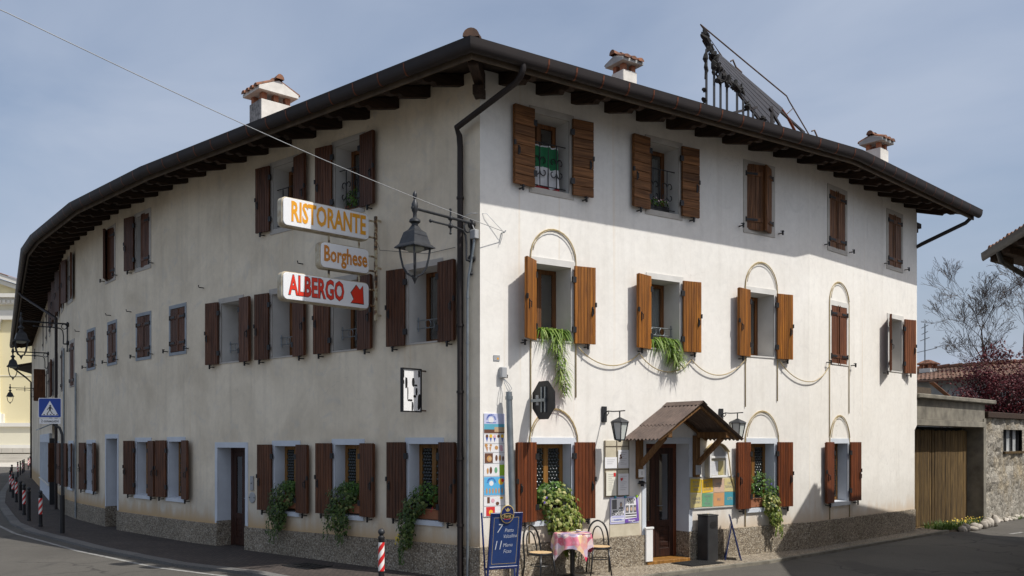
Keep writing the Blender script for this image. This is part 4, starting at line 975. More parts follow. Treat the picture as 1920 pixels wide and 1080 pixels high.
arc_text('SAMMONTANA', -.065, 2.635, .082, .042, 170, 10, 'p_blue', ib); bit(ib, M, circ(-.065, 2.635, .05), 'p_white', y - .001); bit(ib, M, rect(-.16, .03, 2.585, 2.597), 'p_blue', y - .001)
bit(ib, M, rect(-.2, .2, 1.40, 1.70), 'p_ltblue', y); arc_text('SAMMONTANA', -.06, 1.60, .075, .04, 170, 10, 'p_blue', ib); bit(ib, M, circ(-.06, 1.595, .042), 'p_white', y - .001); bit(ib, M, circ(.13, 1.62, .055), 'p_yellow', y - .001); bit(ib, M, circ(.16, 1.64, .03), 'p_red', y - .002)
joined(ib, M, [circ(-.15 + .06 * k, 1.47, .016, 8, .05) for k in range(6)], 'p_tan', y - .001); bit(ib, M, rect(.1, .2, 1.72, 1.90), 'p_lime', y)
bit(ib, M, rect(-.19, -.03, 1.93, 2.09), 'p_brown', y); bit(ib, M, circ(-.10, 2.0, .05), 'p_tan', y - .001); bit(ib, M, circ(-.09, 2.0, .028), 'p_sand', y - .002)
joined(ib, M, [[(-.17 + .075 * k, 2.36), (-.12 + .075 * k, 2.36), (-.145 + .075 * k, 2.27)] for k in (0, 1, 2, 4)], 'p_blue', y); joined(ib, M, [circ(-.145 + .075 * k, 2.37, .03) for k in (1, 4)], 'p_yellow', y - .001); joined(ib, M, [circ(-.145 + .075 * k, 2.37, .026) for k in (0, 3)], 'p_brown', y - .001); joined(ib, M, [circ(.005, 2.365, .026), circ(-.13, 2.17, .01)], 'p_pink', y - .001)
joined(ib, M, [[(-.17, 2.19), (-.12, 2.19), (-.14, 2.11)], [(-.10, 2.19), (-.06, 2.19), (-.08, 2.11)], circ(-.16, 2.22, .03), circ(-.07, 2.22, .022), circ(.04, 2.18, .034)], 'p_tan', y); joined(ib, M, [circ(.13, 2.19, .035), circ(.14, 2.15, .03)], 'p_pink', y); joined(ib, M, [circ(.04, 2.01, .025, 10, .05), circ(-.07, 1.81, .026, 10, .06), circ(.17, 2.0, .02, 10, .045)], 'p_brown', y); joined(ib, M, [circ(.11, 2.01, .025, 10, .05), circ(-.13, 1.80, .02, 10, .05)], 'p_tan', y); bit(ib, M, circ(.03, 1.81, .03, 10, .05), 'p_green', y)
joined(ib, M, [rect(-.14, -.09, 1.27, 1.37), circ(0.06, 1.26, .035, 10, .03)], 'p_brown', y); joined(ib, M, [circ(-.03, 1.31, .035)], 'p_pink', y); joined(ib, M, [circ(.14, 1.35, .035, 10, .02)], 'p_yellow', y); bit(ib, M, rect(-.16, .01, 1.06, 1.21), 'p_red', y); bit(ib, M, circ(-.07, 1.12, .04), 'p_yellow', y - .001)
joined(ib, M, [rect(-.2, .2, z, z + .004) for z in (2.405, 2.245, 2.10, 1.92, 1.71, 1.385, 1.22)], 'p_grey', y)

M = fr('R', 2.905, 0, 0); nb_ = panel('notice_board', 'cream notice frame holding four typed menu sheets between lantern and door', 'notice board', M, -.29, .29, 1.29, 2.30, 'cork_cream', .022)
p = MB()
for x in (-.285, -.01, .275): p.box(x, x + .012, -.032, -.022, 1.29, 2.30)
for z in (1.29, 1.77, 2.19): p.box(-.29, .29, -.030, -.022, z, z + .012)
mk('battens', p, 'fascia_wood', nb_, M)
for x0, x1, z0, z1, m_, hrt in ((-.29, -.01, 1.80, 2.0, 'paper_white', 0), (.02, .27, 1.80, 2.13, 'paper_white', 1), (-.26, -.02, 1.31, 1.74, 'paper_cream', 2), (.02, .27, 1.31, 1.70, 'paper_white', 3)):
    sh_ = mk('menu_sheet', (lambda q: (q.box(x0, x1, -.0365, -.0335, z0, z1), q)[1])(MB()), m_, nb_, M)
    joined(sh_, M, [rect(x0 + .05, x1 - .05 - .03 * (k % 3), z1 - .05 - .035 * k, z1 - .045 - .035 * k) for k in range(int((z1 - z0 - .08) / .035))], 'ink_grey', -.0375)
    if hrt == 1: joined(sh_, M, [circ(.075, 2.03, .02), circ(.09, 1.99, .02), circ(.06, 1.98, .015)], 'p_brown', -.039)
    if hrt == 2: bit(sh_, M, rect(-.09, -.04, 1.65, 1.72), 'p_red', -.039)
    if hrt == 3: bit(sh_, M, [(.10, 1.56), (.07, 1.6), (.075, 1.63), (.10, 1.615), (.125, 1.63), (.13, 1.6)], 'p_red', -.039)
M = fr('R', 3.11, 0, 0); cp = panel('backing_panel', 'bare cream wall panel below the notice frame, left of the door', 'panel', M, -.36, .36, .56, 1.27, 'cork_cream', .010)
M = fr('R', 3.10, .012, 0); po_ = panel('newspaper_poster', 'pair of newspaper headline posters pinned under the notice frame', 'poster', M, -.35, .34, .79, 1.275, 'p_lilac', .006)
for x0, x1, m_, lines in ((-.33, -.02, 'paper_white', (('MASSACRATE', 1.02), ("CON L'ACCETTA", .965))), (.0, .28, 'paper_white', (('IL PROFETA', 1.22), ('DI EBOLI', 1.17)))):
    pg = mk('page', (lambda q: (q.box(x0, x1, -.012, -.007, .83, 1.25), q)[1])(MB()), m_, po_, M)
    for t_, z_ in lines: ob('lettering', text_mesh(t_, .066, .56, .002, .0006, mat='ink_black'), pg, M @ T((x0 + x1) / 2, -.0135, z_))
p = [(-.31, -.20, 1.06, 1.23), (.01, .09, .985, 1.12), (.115, .18, .985, 1.12), (.2, .27, .985, 1.12)]; joined(po_, M, [rect(*q_) for q_ in p] + [circ(-.10, 1.14, .028, 10, .05), rect(-.15, -.05, 1.06, 1.09)], 'p_grey', -.0135, 'photo_print')
joined(po_, M, [circ(.05, 1.05, .022, 10, .035), circ(.147, 1.05, .022, 10, .035), circ(.235, 1.05, .022, 10, .035), circ(-.10, 1.135, .016, 10, .03)], 'p_rose', -.0145, 'photo_print'); joined(po_, M, [rect(-.31, -.03, .90, .94), rect(-.31, -.03, .85, .88)], 'p_lilac', -.0135); joined(po_, M, [rect(.01, .27, .945, .965), rect(.01, .27, .90, .915)], 'ink_black', -.0135); bit(po_, M, [(.0, .80), (.34, .83), (.335, .89), (.0, .87)], 'p_violet', -.0135); bit(po_, M, [(.28, .89), (.335, .89), (.29, 1.27), (.26, 1.27)], 'p_violet', -.0135)
ob('lettering', text_mesh('IL GAZZETTINO', .04, .62, .001, .0006, mat='p_blue'), po_, M @ T(-.17, -.0150, .865)); ob('lettering', text_mesh('Messaggero', .05, .7, .001, .0006, mat='p_white'), po_, M @ T(.16, -.0150, .842))
for x, m_ in ((-.24, 'p_teal'), (-.0, 'p_teal'), (.28, 'p_lime')): p = MB(); p.box(x - .02, x + .02, -.03, -.004, 1.255, 1.30); mk('clip', p, m_, po_, M)

M = fr('R', 5.40, 0, 0); mc = thing('menu_case', 'white arched display case holding menus, right of the door bracket', 'display case', M @ T(0, 0, 1.57))
def arc_top(x0, x1, z, rise, n=10): return [(x0 + (x1 - x0) * k / n, z + rise * math.sin(PI * k / n)) for k in range(n + 1)]
p = MB(); p.prism([(-.24, 1.585), (.24, 1.585)] + arc_top(-.24, .24, 2.08, .15)[::-1], -.12, -.002); mk('case_body', p, 'cork_cream', mc, M)
p = MB()
for a, b, z0, z1 in ((-.245, -.205, 1.58, 2.08), (.205, .245, 1.58, 2.08), (-.205, .205, 1.58, 1.62), (-.205, .205, 1.955, 1.995)): p.box(a, b, -.15, -.11, z0, z1)
mk('case_frame', p, 'white_enamel', mc, M, bevel=.004)
p = MB(); t_ = arc_top(-.27, .27, 2.075, .16); p.prism(t_ + [(x, z + .018) for x, z in t_[::-1]], -.19, 0); mk('curved_hood', p, 'tube_cream', mc, M)
p = MB(); p.prism([(-.2, 1.995), (.2, 1.995)] + arc_top(-.2, .2, 2.06, .13)[::-1], -.127, -.122); mk('lunette', p, 'grey_plastic', mc, M)
for x0, x1, m_ in ((-.19, .0, 'paper_white'), (.01, .15, 'p_straw')): p = MB(); p.box(x0, x1, -.128, -.122, 1.63, 1.90); mk('menu_sheet', p, m_, mc, M)
p = MB(); p.face([(-.205, -.14, 1.62), (.205, -.14, 1.62), (.205, -.14, 1.955), (-.205, -.14, 1.955)]); mk('case_glass', p, 'clear_glass', mc, M)

M = fr('R', 5.37, 0, 0); cb = panel('card_board', 'metal framed board of eight coloured service cards below the menu case', 'notice board', M, -.63, .63, .99, 1.585, 'cork_cream', .02)
p = MB()
for a, b, z0, z1 in ((-.645, .645, .975, .995), (-.645, .645, 1.58, 1.60), (-.645, -.625, .995, 1.58), (.625, .645, .995, 1.58)): p.box(a, b, -.028, -.002, z0, z1)
mk('board_frame', p, 'grey_plastic', cb, M, bevel=.003)
CARDS = [(-.47, 1.425, 'p_ochre', ('BIGLIETTI', 'CORRIERE', 'URBANE'), 2), (-.155, 1.42, 'p_yellow', ('BIGLIETTI', 'BUS', 'EXTRAURB.'), -4), (.165, 1.415, 'p_rose', ('CANONE', 'TV'), -1), (.465, 1.42, 'p_straw', ('CARTE', 'TELEFONICHE'), 1), (-.46, 1.14, 'p_straw', ('RICARICHE', 'TELEFONO'), -2), (-.155, 1.145, 'p_green', ('MARCHE', 'DA', 'BOLLO'), 2), (.16, 1.145, 'p_orange', ('SALE',), 0), (.47, 1.15, 'p_teal', ('LOTTO',), 1)]
for x, z, m_, tx, an in CARDS:
    A = M @ T(x, -.022, z) @ Matrix.Rotation(R(an), 4, 'Y'); p = MB(); p.box(-.148, .148, -.003, 0, -.13, .13); cd = mk('card', p, m_, cb, A)
    for i, t_ in enumerate(tx): ob('lettering', text_mesh(t_, .068 if len(t_) > 5 else .075, .62, 0, .0005, mat='ink_grey' if m_ != 'p_teal' else 'p_straw'), cd, A @ T(0, -.0045, .07 * ((len(tx) - 1) / 2 - i)))
for sd, lb, tx in ((-1, 'small white house number tile on the left bracket post of the door canopy', '1'), (1, 'small grey plate on the right bracket post of the door canopy', '')):
    M = fr('R', 4.152 + sd * .73, .107, 1.70 if sd < 0 else 1.72); o = mk('house_number' if sd < 0 else 'door_plate', (lambda q: (q.box(-.075, .075, -.012, 0, -.075, .075 if sd < 0 else .11), q)[1])(MB()), 'white_enamel' if sd < 0 else 'grey_plastic', None, M, bevel=.004); tag(o, lb, 'plate')
    ob('lettering', text_mesh(tx or 'i', .10, .8, 0, .001, mat='p_blue' if sd > 0 else 'ink_black'), o, M @ T(0, -.0135, 0))
M = fr('R', 3.46, 0, 1.52); o = mk('door_bell', (lambda q: (q.lathe([(.035, 0), (.03, .03), (.09, .05), (.075, .065), (.02, .10)], 10, (0, -.09, -.06)), q.bar((0, .0, .03), (0, -.09, .03), .02, .02), q)[2])(MB()), 'iron', None, M); tag(o, 'small black ashtray bell bracket under the house number tile', 'wall bracket')

# intercom and round cover by the shaded door
M = fr('L', 6.47, 0, 0); o = mk('intercom', (lambda q: (q.box(-.055, .055, -.03, -.002, 1.26, 1.56), q)[1])(MB()), 'grey_plastic', None, M, bevel=.005); tag(o, 'slim grey intercom panel right of the shaded wooden door', 'intercom'); p = MB(); p.lathe([(.014, 0), (.012, .006)], 8); p.v = [(x, -.031 - z, 1.41 + y) for x, y, z in p.v]; mk('button', p, 'iron', o, M)
p = MB(); p.lathe([(.115, 0), (.115, .012), (.10, .018)], 20); p.v = [(x, -.002 - z, 1.11 + y) for x, y, z in p.v]; o = mk('meter_cover', p, 'grey_plastic', None, M); tag(o, 'round grey cover on the wall under the slim intercom', 'cover')
for x in (-.085, .085): p = MB(); p.box(x - .012, x + .012, -.024, -.014, 1.098, 1.122); mk('cover_screw', p, 'iron', o, M)
for s_, z_, lb_ in ((4.741, 5.775, 'just left of the Borghese sign'), (8.369, 5.70, 'between open windows and small closed shutters'), (12.2, 5.55, 'between the second and third small closed shutters'), (13.75, 5.62, 'right above the third small closed shutter'), (17.0, 5.5, 'farthest of all, near the shaded street lamp')):
    M = fr('L', s_, 0, z_); o = mk('wall_hook', (lambda q: (q.tube([(0, .02, 0), (0, -.12, 0), (.0, -.13, .05)], .012, 6), q)[1])(MB()), 'iron', None, M); tag(o, 'small iron hook on the shaded wall ' + lb_, 'hook', 'iron hooks on the shaded wall')

# ------------------------------------------------------------------ things on the pavement by the right wall
def chair_build(M, label):
    t = thing('bistro_chair', label, 'chair', M, 'bentwood cafe chairs at the pavement table')       # faces +X
    p = MB(); p.lathe([(.195, .44), (.205, .45), (.205, .465), (.19, .478)], 24); mk('seat_ring', p, 'black_paint', t, M, smooth=40)
    p = MB(); p.lathe([(.185, .468), (.185, .482)], 24); mk('seat', p, 'cane', t, M)
    def hoop(half, top, lean, r, z0):
        pts = []
        for k in range(23):
            a = PI * k / 22; zz = z0 + (top - z0) * (math.sin(a) ** .62); pts.append((-.19 - lean * (zz - z0), half * math.cos(a) * (1 if zz > z0 + .1 else 1), zz))
        return pts
    p = MB(); hp = hoop(.185, .90, .16, .012, .40); p.tube([(-.235, .20, 0), (-.19, .19, .25)] + hp + [(-.19, -.19, .25), (-.235, -.20, 0)], .0155, 8); mk('back_hoop', p, 'black_paint', t, M, smooth=True)
    p = MB(); p.tube([(x + .0, y * .56, .40 + (z - .40) * .80) for x, y, z in hp], .012, 6); mk('inner_hoop', p, 'black_paint', t, M, smooth=True)
    for sy in (-1, 1): p = MB(); p.tube([(.15, sy * .13, .45), (.175, sy * .155, .2), (.20, sy * .18, 0)], [.0155, .014, .0125], 8); mk('leg', p, 'black_paint', t, M, smooth=True)
    p = MB(); p.tube([(.165 * math.cos(a * PI / 10), .165 * math.sin(a * PI / 10), .27) for a in range(21)], .009, 6, caps=False); mk('leg_ring', p, 'black_paint', t, M)
    return t
def on_r(s, n, yaw): return fr('R', s, n) @ RZ(yaw)
ch = chair_build(on_r(.80, .58, -84), 'black bentwood chair with tan seat between the blue chalkboard and the table')
c2 = copy_tree(ch, on_r(2.14, .46, -122)); c2['label'] = 'black bentwood chair with tan seat right of the cloth covered table'
M = on_r(1.55, .46, 20); tb = thing('cafe_table', 'round pedestal cafe table under the printed cloth', 'table', M)
p = MB(); p.lathe([(.31, .72), (.32, .73), (.32, .742), (.30, .745)], 28); mk('table_top', p, 'iron', tb, M)
p = MB(); p.tube([(0, 0, .03), (0, 0, .72)], .042, 14); mk('pedestal', p, 'black_paint', tb, M, smooth=50)
p = MB(); p.lathe([(.23, 0), (.23, .02), (.08, .045), (.045, .06)], 20); mk('base', p, 'black_paint', tb, M, smooth=40)
p = MB(); n = 40; H_ = .40; g = {}
for i in range(n + 1):
    for j in range(n + 1):
        x, y = -.55 + 1.10 * i / n, -.55 + 1.10 * j / n; r = math.hypot(x, y); th = math.atan2(y, x)
        if r <= .315: g[i, j] = (x, y, .749 + .0015 * math.sin(9 * x + 5 * y))
        else:
            ov = r - .315; fold = .016 * math.sin(th * 11 + 1.3) * min(1, ov / .1) + .022 * math.sin(th * 4 + .4) * min(1, ov / .15); rr = .322 + .30 * ov * (.35 + .3 * math.cos(2 * th + .6)) + fold
            g[i, j] = (rr * math.cos(th), rr * math.sin(th), .745 - ov * .98)
for i in range(n):
    for j in range(n): p.face([g[i, j], g[i + 1, j], g[i + 1, j + 1], g[i, j + 1]])
o = mk('tablecloth', p, 'print_cloth', None, M @ RZ(28), smooth=True, weld=True); tag(o, 'pink and red printed cloth draped over the round cafe table', 'tablecloth')
Mc = M @ T(.03, -.10, .751); cup = mk('ashtray', (lambda q: (q.lathe([(.028, 0), (.042, .015), (.045, .045), (.041, .05), (.035, .02)], 14), q)[1])(MB()), 'white_enamel', None, Mc, smooth=40); tag(cup, 'small white, blue and yellow ashtray on the tablecloth', 'ashtray')
for z0, m_ in ((.018, 'p_blue'), (.030, 'p_yellow')): p = MB(); p.lathe([(.0445, z0), (.0455, z0 + .009)], 14); mk('painted_band', p, m_, cup, Mc)

# chalkboard
M = T(-.09, 13.98, 0) @ RZ(24); cbk = thing('chalkboard_stand', 'blue folding chalkboard with the day menu and an oval beer badge', 'menu board', M)
FB = M @ T(0, .17, 0) @ RX(9.5)
p = MB()
for x in (-.265, .235): p.box(x, x + .03, -.012, .018, .0, 1.215)
p.box(-.235, .235, -.012, .018, 1.175, 1.215); p.box(-.235, .235, -.012, .018, .33, .37); mk('front_frame', p, 'board_blue', cbk, FB, bevel=.004)
p = MB(); p.box(-.235, .235, -.004, .008, .37, 1.175); bdp = mk('board', p, 'board_face', cbk, FB)
p = MB()
for a, b, z0, z1 in ((-.205, -.201, .41, 1.14), (.201, .205, .41, 1.14), (-.205, .205, .41, .414), (-.205, .205, 1.136, 1.14)): p.box(a, b, -.0055, -.0045, z0, z1)
mk('border_line', p, 'gold_ink', bdp, FB)
bk_ = M @ T(0, .20, 0) @ RX(-9); p = MB()
for x in (-.26, .235): p.box(x, x + .025, -.01, .012, 0, 1.19)
p.box(-.235, .235, -.01, .012, .30, .335); mk('rear_frame', p, 'board_blue', cbk, bk_, bevel=.004)
bg = MB(); bg.prism(circ(.0, 1.195, .115, 24, .145), -.024, -.0125); bd = mk('badge', bg, 'gold_ink', cbk, FB, bevel=.004)
bit(bd, FB, circ(.0, 1.195, .103, 24, .132), 'board_blue', -.0255); bit(bd, FB, circ(0, 1.165, .10, 20, .045), 'gold_ink', -.0265); bit(bd, FB, circ(0, 1.165, .094, 20, .038), 'ink_black', -.0275); bit(bd, FB, [(-.05, 1.115), (.05, 1.115), (.045, 1.135), (-.045, 1.135)], 'p_red', -.0265)
joined(bd, FB, [circ(0, 1.265, .018, 10, .032), [(-.05, 1.29), (-.02, 1.24), (0, 1.235), (-.01, 1.255)], [(.05, 1.29), (.02, 1.24), (0, 1.235), (.01, 1.255)]], 'gold_ink', -.0265)
ob('lettering', text_mesh('Forst', .062, .9, .001, .0006, mat='gold_ink'), bd, FB @ T(0, -.0285, 1.165))
for t_, sz, x, z, cx in (('7', .20, -.115, .965, .85), ('Piatto', .085, .055, .935, .75), ('Valcellina', .085, .075, .845, .72), ('11', .20, -.12, .70, .75), ('Menu', .085, .045, .705, .85), ('Fisso', .085, .045, .605, .8)):
    ob('chalk_lettering', text_mesh(t_, sz, cx, -.001, .0006, mat='chalk', shear=.25), bdp, FB @ T(x, -.0050, z) @ Matrix.Rotation(R(rnd.uniform(-3, 5)), 4, 'Y'))
# litter bin
M = fr('R', 5.02, .22); bn = thing('litter_bin', 'dark grey square litter bin with oval slot standing against the plinth', 'bin', M)
p = MB(); p.box(-.14, .14, -.14, .14, 0, .86); mk('bin_body', p, 'bin_black', bn, M, bevel=.012)
p = MB(); p.box(-.147, .147, -.147, .147, .86, .885); p.box(-.08, .08, -.08, .08, .885, .893); mk('bin_lid', p, 'bin_black', bn, M, bevel=.008)
p = MB(); p.prism(rrect(-.085, .085, .63, .76, .06), -.146, -.138); mk('slot', p, 'ink_black', bn, M); p = MB(); p.lathe([(.02, .893), (.02, .90)], 10); mk('stub_tray', p, 'gold_ink', bn, M)
# folded A-board seen edge on
M = fr('R', 5.56, .33) @ RZ(45); ab_ = thing('folding_board', 'narrow blue and white A-board seen edge on, right of the litter bin', 'sign board', M)
for sgn, L_, m_ in ((1, .88, 'board_blue'), (-1, .68, 'board_blue')):
    A = M @ T(0, -sgn * .17, 0) @ RX(-sgn * 14) if sgn > 0 else M @ T(0, .13, 0) @ RX(10)
    p = MB()
    for x in (-.22, .19): p.box(x, x + .03, -.012, .012, 0, L_)
    p.box(-.19, .19, -.012, .012, L_ - .04, L_); p.box(-.19, .19, -.012, .012, .10, .14); lf = mk('board_frame', p, m_, ab_, A, bevel=.003)
    p = MB(); p.box(-.19, .19, -.006, .006, .14, L_ - .04); mk('board_panel', p, 'sign_white', lf, A)
M = fr('R', 4.55, .42, .004) @ RZ(0); o = mk('door_mat', (lambda q: ([q.box(-.42 + k * .035, -.42 + k * .035 + .024, -.26, .26, .006, .016) for k in range(24)], q.box(-.43, .43, -.27, .27, 0, .007), q)[2])(MB()), 'rubber', None, M); tag(o, 'ribbed black rubber mat on the pavement before the inn door', 'door mat')

# flag in the top window
M = fr('R', 1.455); p = MB(); n = 20
def fl_pt(i, f): x = -.36 + .60 * i / n; return (x, .135 + .025 * math.sin(i * .9) + .02 * math.sin(i * .37 + f * 3), 7.40 - .015 * abs(math.sin(i * .7)) - f * .76 - .02 * math.sin(i * .5) * f)
for k, (f0, f1) in enumerate(((0, .03), (.03, .50), (.50, .93), (.93, 1.0))):
    for i in range(n):
        p.face([fl_pt(i, f0), fl_pt(i + 1, f0), fl_pt(i + 1, f1), fl_pt(i, f1)], (1, 0, 1, 2)[k])
o = mk('flag', p, ['flag_green', 'flag_white', 'flag_red'], None, M, smooth=True); tag(o, 'green and white flag hung behind the railing of the top window by the corner', 'flag')

# ------------------------------------------------------------------ plants
def rand_dir(): 
    a = rnd.uniform(0, 2 * PI); z = rnd.uniform(-1, 1); r = math.sqrt(1 - z * z); return Vector((r * math.cos(a), r * math.sin(a), z))
def leaf(mb, c, nrm, up, L_, w_, tone):
    nrm = nrm.normalized(); t = (up - nrm * up.dot(nrm)); t = t.normalized() if t.length > 1e-3 else nrm.orthogonal().normalized(); s = nrm.cross(t)
    a = c - t * L_ * .45; b = c + t * L_ * .55; m = c + nrm * L_ * .10
    i = len(mb.v); mb.v += [tuple(a), tuple(c + s * w_ - t * L_ * .12), tuple(b), tuple(c - s * w_ - t * L_ * .12), tuple(m)]
    for f in ((0, 1, 4), (1, 2, 4), (2, 3, 4), (3, 0, 4)): mb.f.append(tuple(i + k for k in f)); mb.m.append(0); mb.tone.append(tone)
def foliage(blobs, n, L_, strands=0, tone_fn=None):
    mb = MB(); tot = sum(b[6] for b in blobs)
    for b in blobs:
        for _ in range(int(n * b[6] / tot)):
            d = rand_dir(); r = rnd.uniform(.45, 1.0) ** .6 * rnd.choice((1, 1, 1, 1.12, 1.28)); c = Vector((b[0] + d.x * r * b[3], b[1] + d.y * r * b[4], b[2] + d.z * r * b[5]))
            if c.y > .20: continue
            cl = mnoise.noise(c * 7) * .5 + .5; tone = min(1, max(0, rnd.gauss(.30 + .40 * cl, .30)))
            nrm = (Vector((d.x, d.y - .9, d.z * .6 + .5)) + rand_dir() * .55); up = Vector((0, 0, -1)) + rand_dir() * .7; l = L_ * rnd.uniform(.45, 1.4)
            leaf(mb, c, nrm, up, l, l * rnd.uniform(.38, .52), tone)
    for _ in range(strands):
        b = rnd.choice(blobs); c = Vector((b[0] + rnd.uniform(-1, 1) * b[3] * .8, b[1] - b[4] * .75, b[2] - b[5] * .7)); k = rnd.randint(5, 11)
        for i in range(k):
            c = c + Vector((rnd.uniform(-.012, .012), rnd.uniform(-.008, .008), -.026)); leaf(mb, c + Vector((rnd.uniform(-.02, .02), 0, 0)), Vector((rnd.uniform(-.6, .6), -1, .5)), Vector((rnd.uniform(-.8, .8), 0, -1)), L_ * .8, L_ * .34, min(1, max(0, rnd.gauss(.5, .25))))
    return mb
def window_plant(path, sc, label, blobs, n, L_, mat, strands, top=None, box=True, petals=()):
    M = fr(path, sc); t = thing('window_plant', label, 'plant', M @ T(0, 0, .93), 'trailing plants in the ground floor windows')
    if box:
        p = MB(); p.box(-.34, .34, .0, .19, .945, 1.12); p.box(-.355, .355, -.012, .20, 1.10, 1.125); mk('planter_box', p, 'terracotta', t, M, bevel=.008)
        p = MB(); p.box(-.335, .335, .01, .18, 1.125, 1.13); mk('compost', p, 'soil', t, M)
    f = mk('foliage', foliage(blobs, n, L_, strands), mat, t, M, tones=True); f['kind'] = 'stuff'
    if top: u = mk('upright_foliage', foliage(top, int(n * .45), L_ * .75), 'bush_leaf', t, M, tones=True); u['kind'] = 'stuff'
    for m_, pts in petals:
        for pt in pts:
            p = MB()
            for k in range(5): a = 2 * PI * k / 5; leaf(p, Vector(pt) + Vector((.013 * math.cos(a), -.004, .013 * math.sin(a))), Vector((0, -1, .3)), Vector((math.cos(a), 0, math.sin(a))), .022, .009, .5)
            mk('flower', p, m_, t, M)
IV = 'ivy_leaf'
window_plant('R', 1.495, 'big variegated ivy spilling from the sunny window behind the cafe table', [(.06, -.10, 1.18, .36, .20, .30, 1.2), (.14, -.17, .88, .34, .19, .26, 1.2), (.10, -.20, .66, .22, .14, .16, .5)], 1250, .074, IV, 20, [(-.02, .02, 1.42, .30, .16, .16, 1), (-.2, 0, 1.35, .14, .12, .14, .4)], petals=[('petal_violet', [(-.25, -.14, 1.33), (-.21, -.15, 1.27), (-.28, -.12, 1.25), (-.16, -.16, 1.30)])])
window_plant('R', 6.81, 'bushy green plant with ivy trailing from the window right of the door', [(.16, -.12, 1.0, .20, .13, .22, 1), (.24, -.16, .72, .15, .10, .18, .6)], 700, .068, IV, 16, [(.0, .0, 1.38, .33, .16, .24, 1.3), (.28, -.08, 1.28, .12, .1, .1, .3)], petals=[('petal_violet', [(.08, -.18, 1.42)])])
DK = 'ivy_dark_leaf'
window_plant('L', 1.30, 'ivy with a yellow tuft trailing from the shaded window beside the downpipe', [(-.14, -.10, 1.18, .22, .18, .20, .9), (-.27, -.18, .85, .17, .13, .28, 1), (-.30, -.18, .58, .12, .1, .18, .4)], 900, .058, DK, 14, [(.02, .02, 1.40, .30, .16, .16, 1)], petals=[('petal_yellow', [(-.42 + rnd.uniform(-.06, .06), -.24, .62 + rnd.uniform(-.12, .12)) for _ in range(16)]), ('flag_red', [(.30, -.10, 1.15), (.27, -.1, 1.1)])])
window_plant('L', 3.35, 'dense dark ivy in the middle of the three planted shaded windows', [(-.08, -.10, 1.22, .34, .18, .24, 1.1), (-.22, -.17, .88, .24, .14, .24, 1), (.05, -.15, .75, .12, .1, .2, .3)], 1000, .058, DK, 16, [(.02, .02, 1.40, .30, .15, .13, .8)])
window_plant('L', 5.29, 'dark ivy in the shaded window nearest the wooden side door', [(-.02, -.10, 1.18, .36, .18, .24, 1.1), (-.12, -.17, .86, .26, .14, .22, 1), (-.05, -.17, .62, .2, .1, .12, .3)], 1000, .058, DK, 16, [(.06, .02, 1.38, .28, .15, .12, .6)])
def spider(M, label, blades, hang, drop):
    t = thing('spider_plant', label, 'plant', M @ T(0, 0, 4.04), 'spider plants on the first floor sills'); mb = MB()
    p = MB(); p.box(-.30, .30, .03, .21, 4.045, 4.20); mk('planter_box', p, 'terracotta', t, M, bevel=.006)
    def blade(o, d, L_, w_, tone, dr=1.0):
        pts = []; k = 6
        for i in range(k + 1): f = i / k; pts.append(o + Vector((d.x * L_ * f * .8, d.y * L_ * f * .8, d.z * L_ * f * .85 - dr * L_ * f * f * .95)))
        sd = Vector((-d.y, d.x, 0)); sd = (sd.normalized() if sd.length > .01 else Vector((1, 0, 0)))
        for i in range(k):
            w0, w1 = w_ * (1 - (i / k) ** 2) + .001, w_ * (1 - ((i + 1) / k) ** 2) + .001
            mb.face([pts[i] - sd * w0, pts[i] + sd * w0, pts[i + 1] + sd * w1, pts[i + 1] - sd * w1], 0, tone)
    for _ in range(blades):
        a = rnd.uniform(0, 2 * PI); d = Vector((math.cos(a), math.sin(a) * .8 - .35, rnd.uniform(.1, 1.0))).normalized(); blade(Vector((rnd.uniform(-.28, .28), rnd.uniform(.03, .17), 4.20)), d, rnd.uniform(.24, .46), .0135, min(1, max(0, rnd.gauss(.45, .25))))
    for (x, z, r, n) in hang:
        for _ in range(n):
            a = rnd.uniform(0, 2 * PI); d = Vector((math.cos(a), math.sin(a) * .6 - .4, rnd.uniform(-.3, .7))).normalized(); blade(Vector((x + rnd.uniform(-.07, .07), -.10 + rnd.uniform(-.05, .05), z + rnd.uniform(-.12, .12))), d, r * rnd.uniform(.7, 1.35), .0105, min(1, max(0, rnd.gauss(.6, .25))), .8)
        mb.tube([(x * .5, .02, 4.2), (x * .8, -.12, 4.1), (x, -.10, z)], .004, 4)
    f = mk('leaves', mb, 'spider_leaf', t, M, tones=True, smooth=True); f['kind'] = 'stuff'
spider(fr('R', 1.49), 'spider plant with long hanging runners in the first floor window by the corner', 300, [(.0, 3.95, .24, 60), (.05, 3.80, .20, 50), (.10, 3.62, .19, 50), (.14, 3.42, .22, 64), (.18, 3.22, .17, 44)], 1)
spider(fr('R', 4.105), 'bushy spider plant without runners in the second first floor window', 330, [(.05, 3.98, .24, 60), (.16, 3.90, .24, 80), (.28, 3.82, .2, 50)], 0)
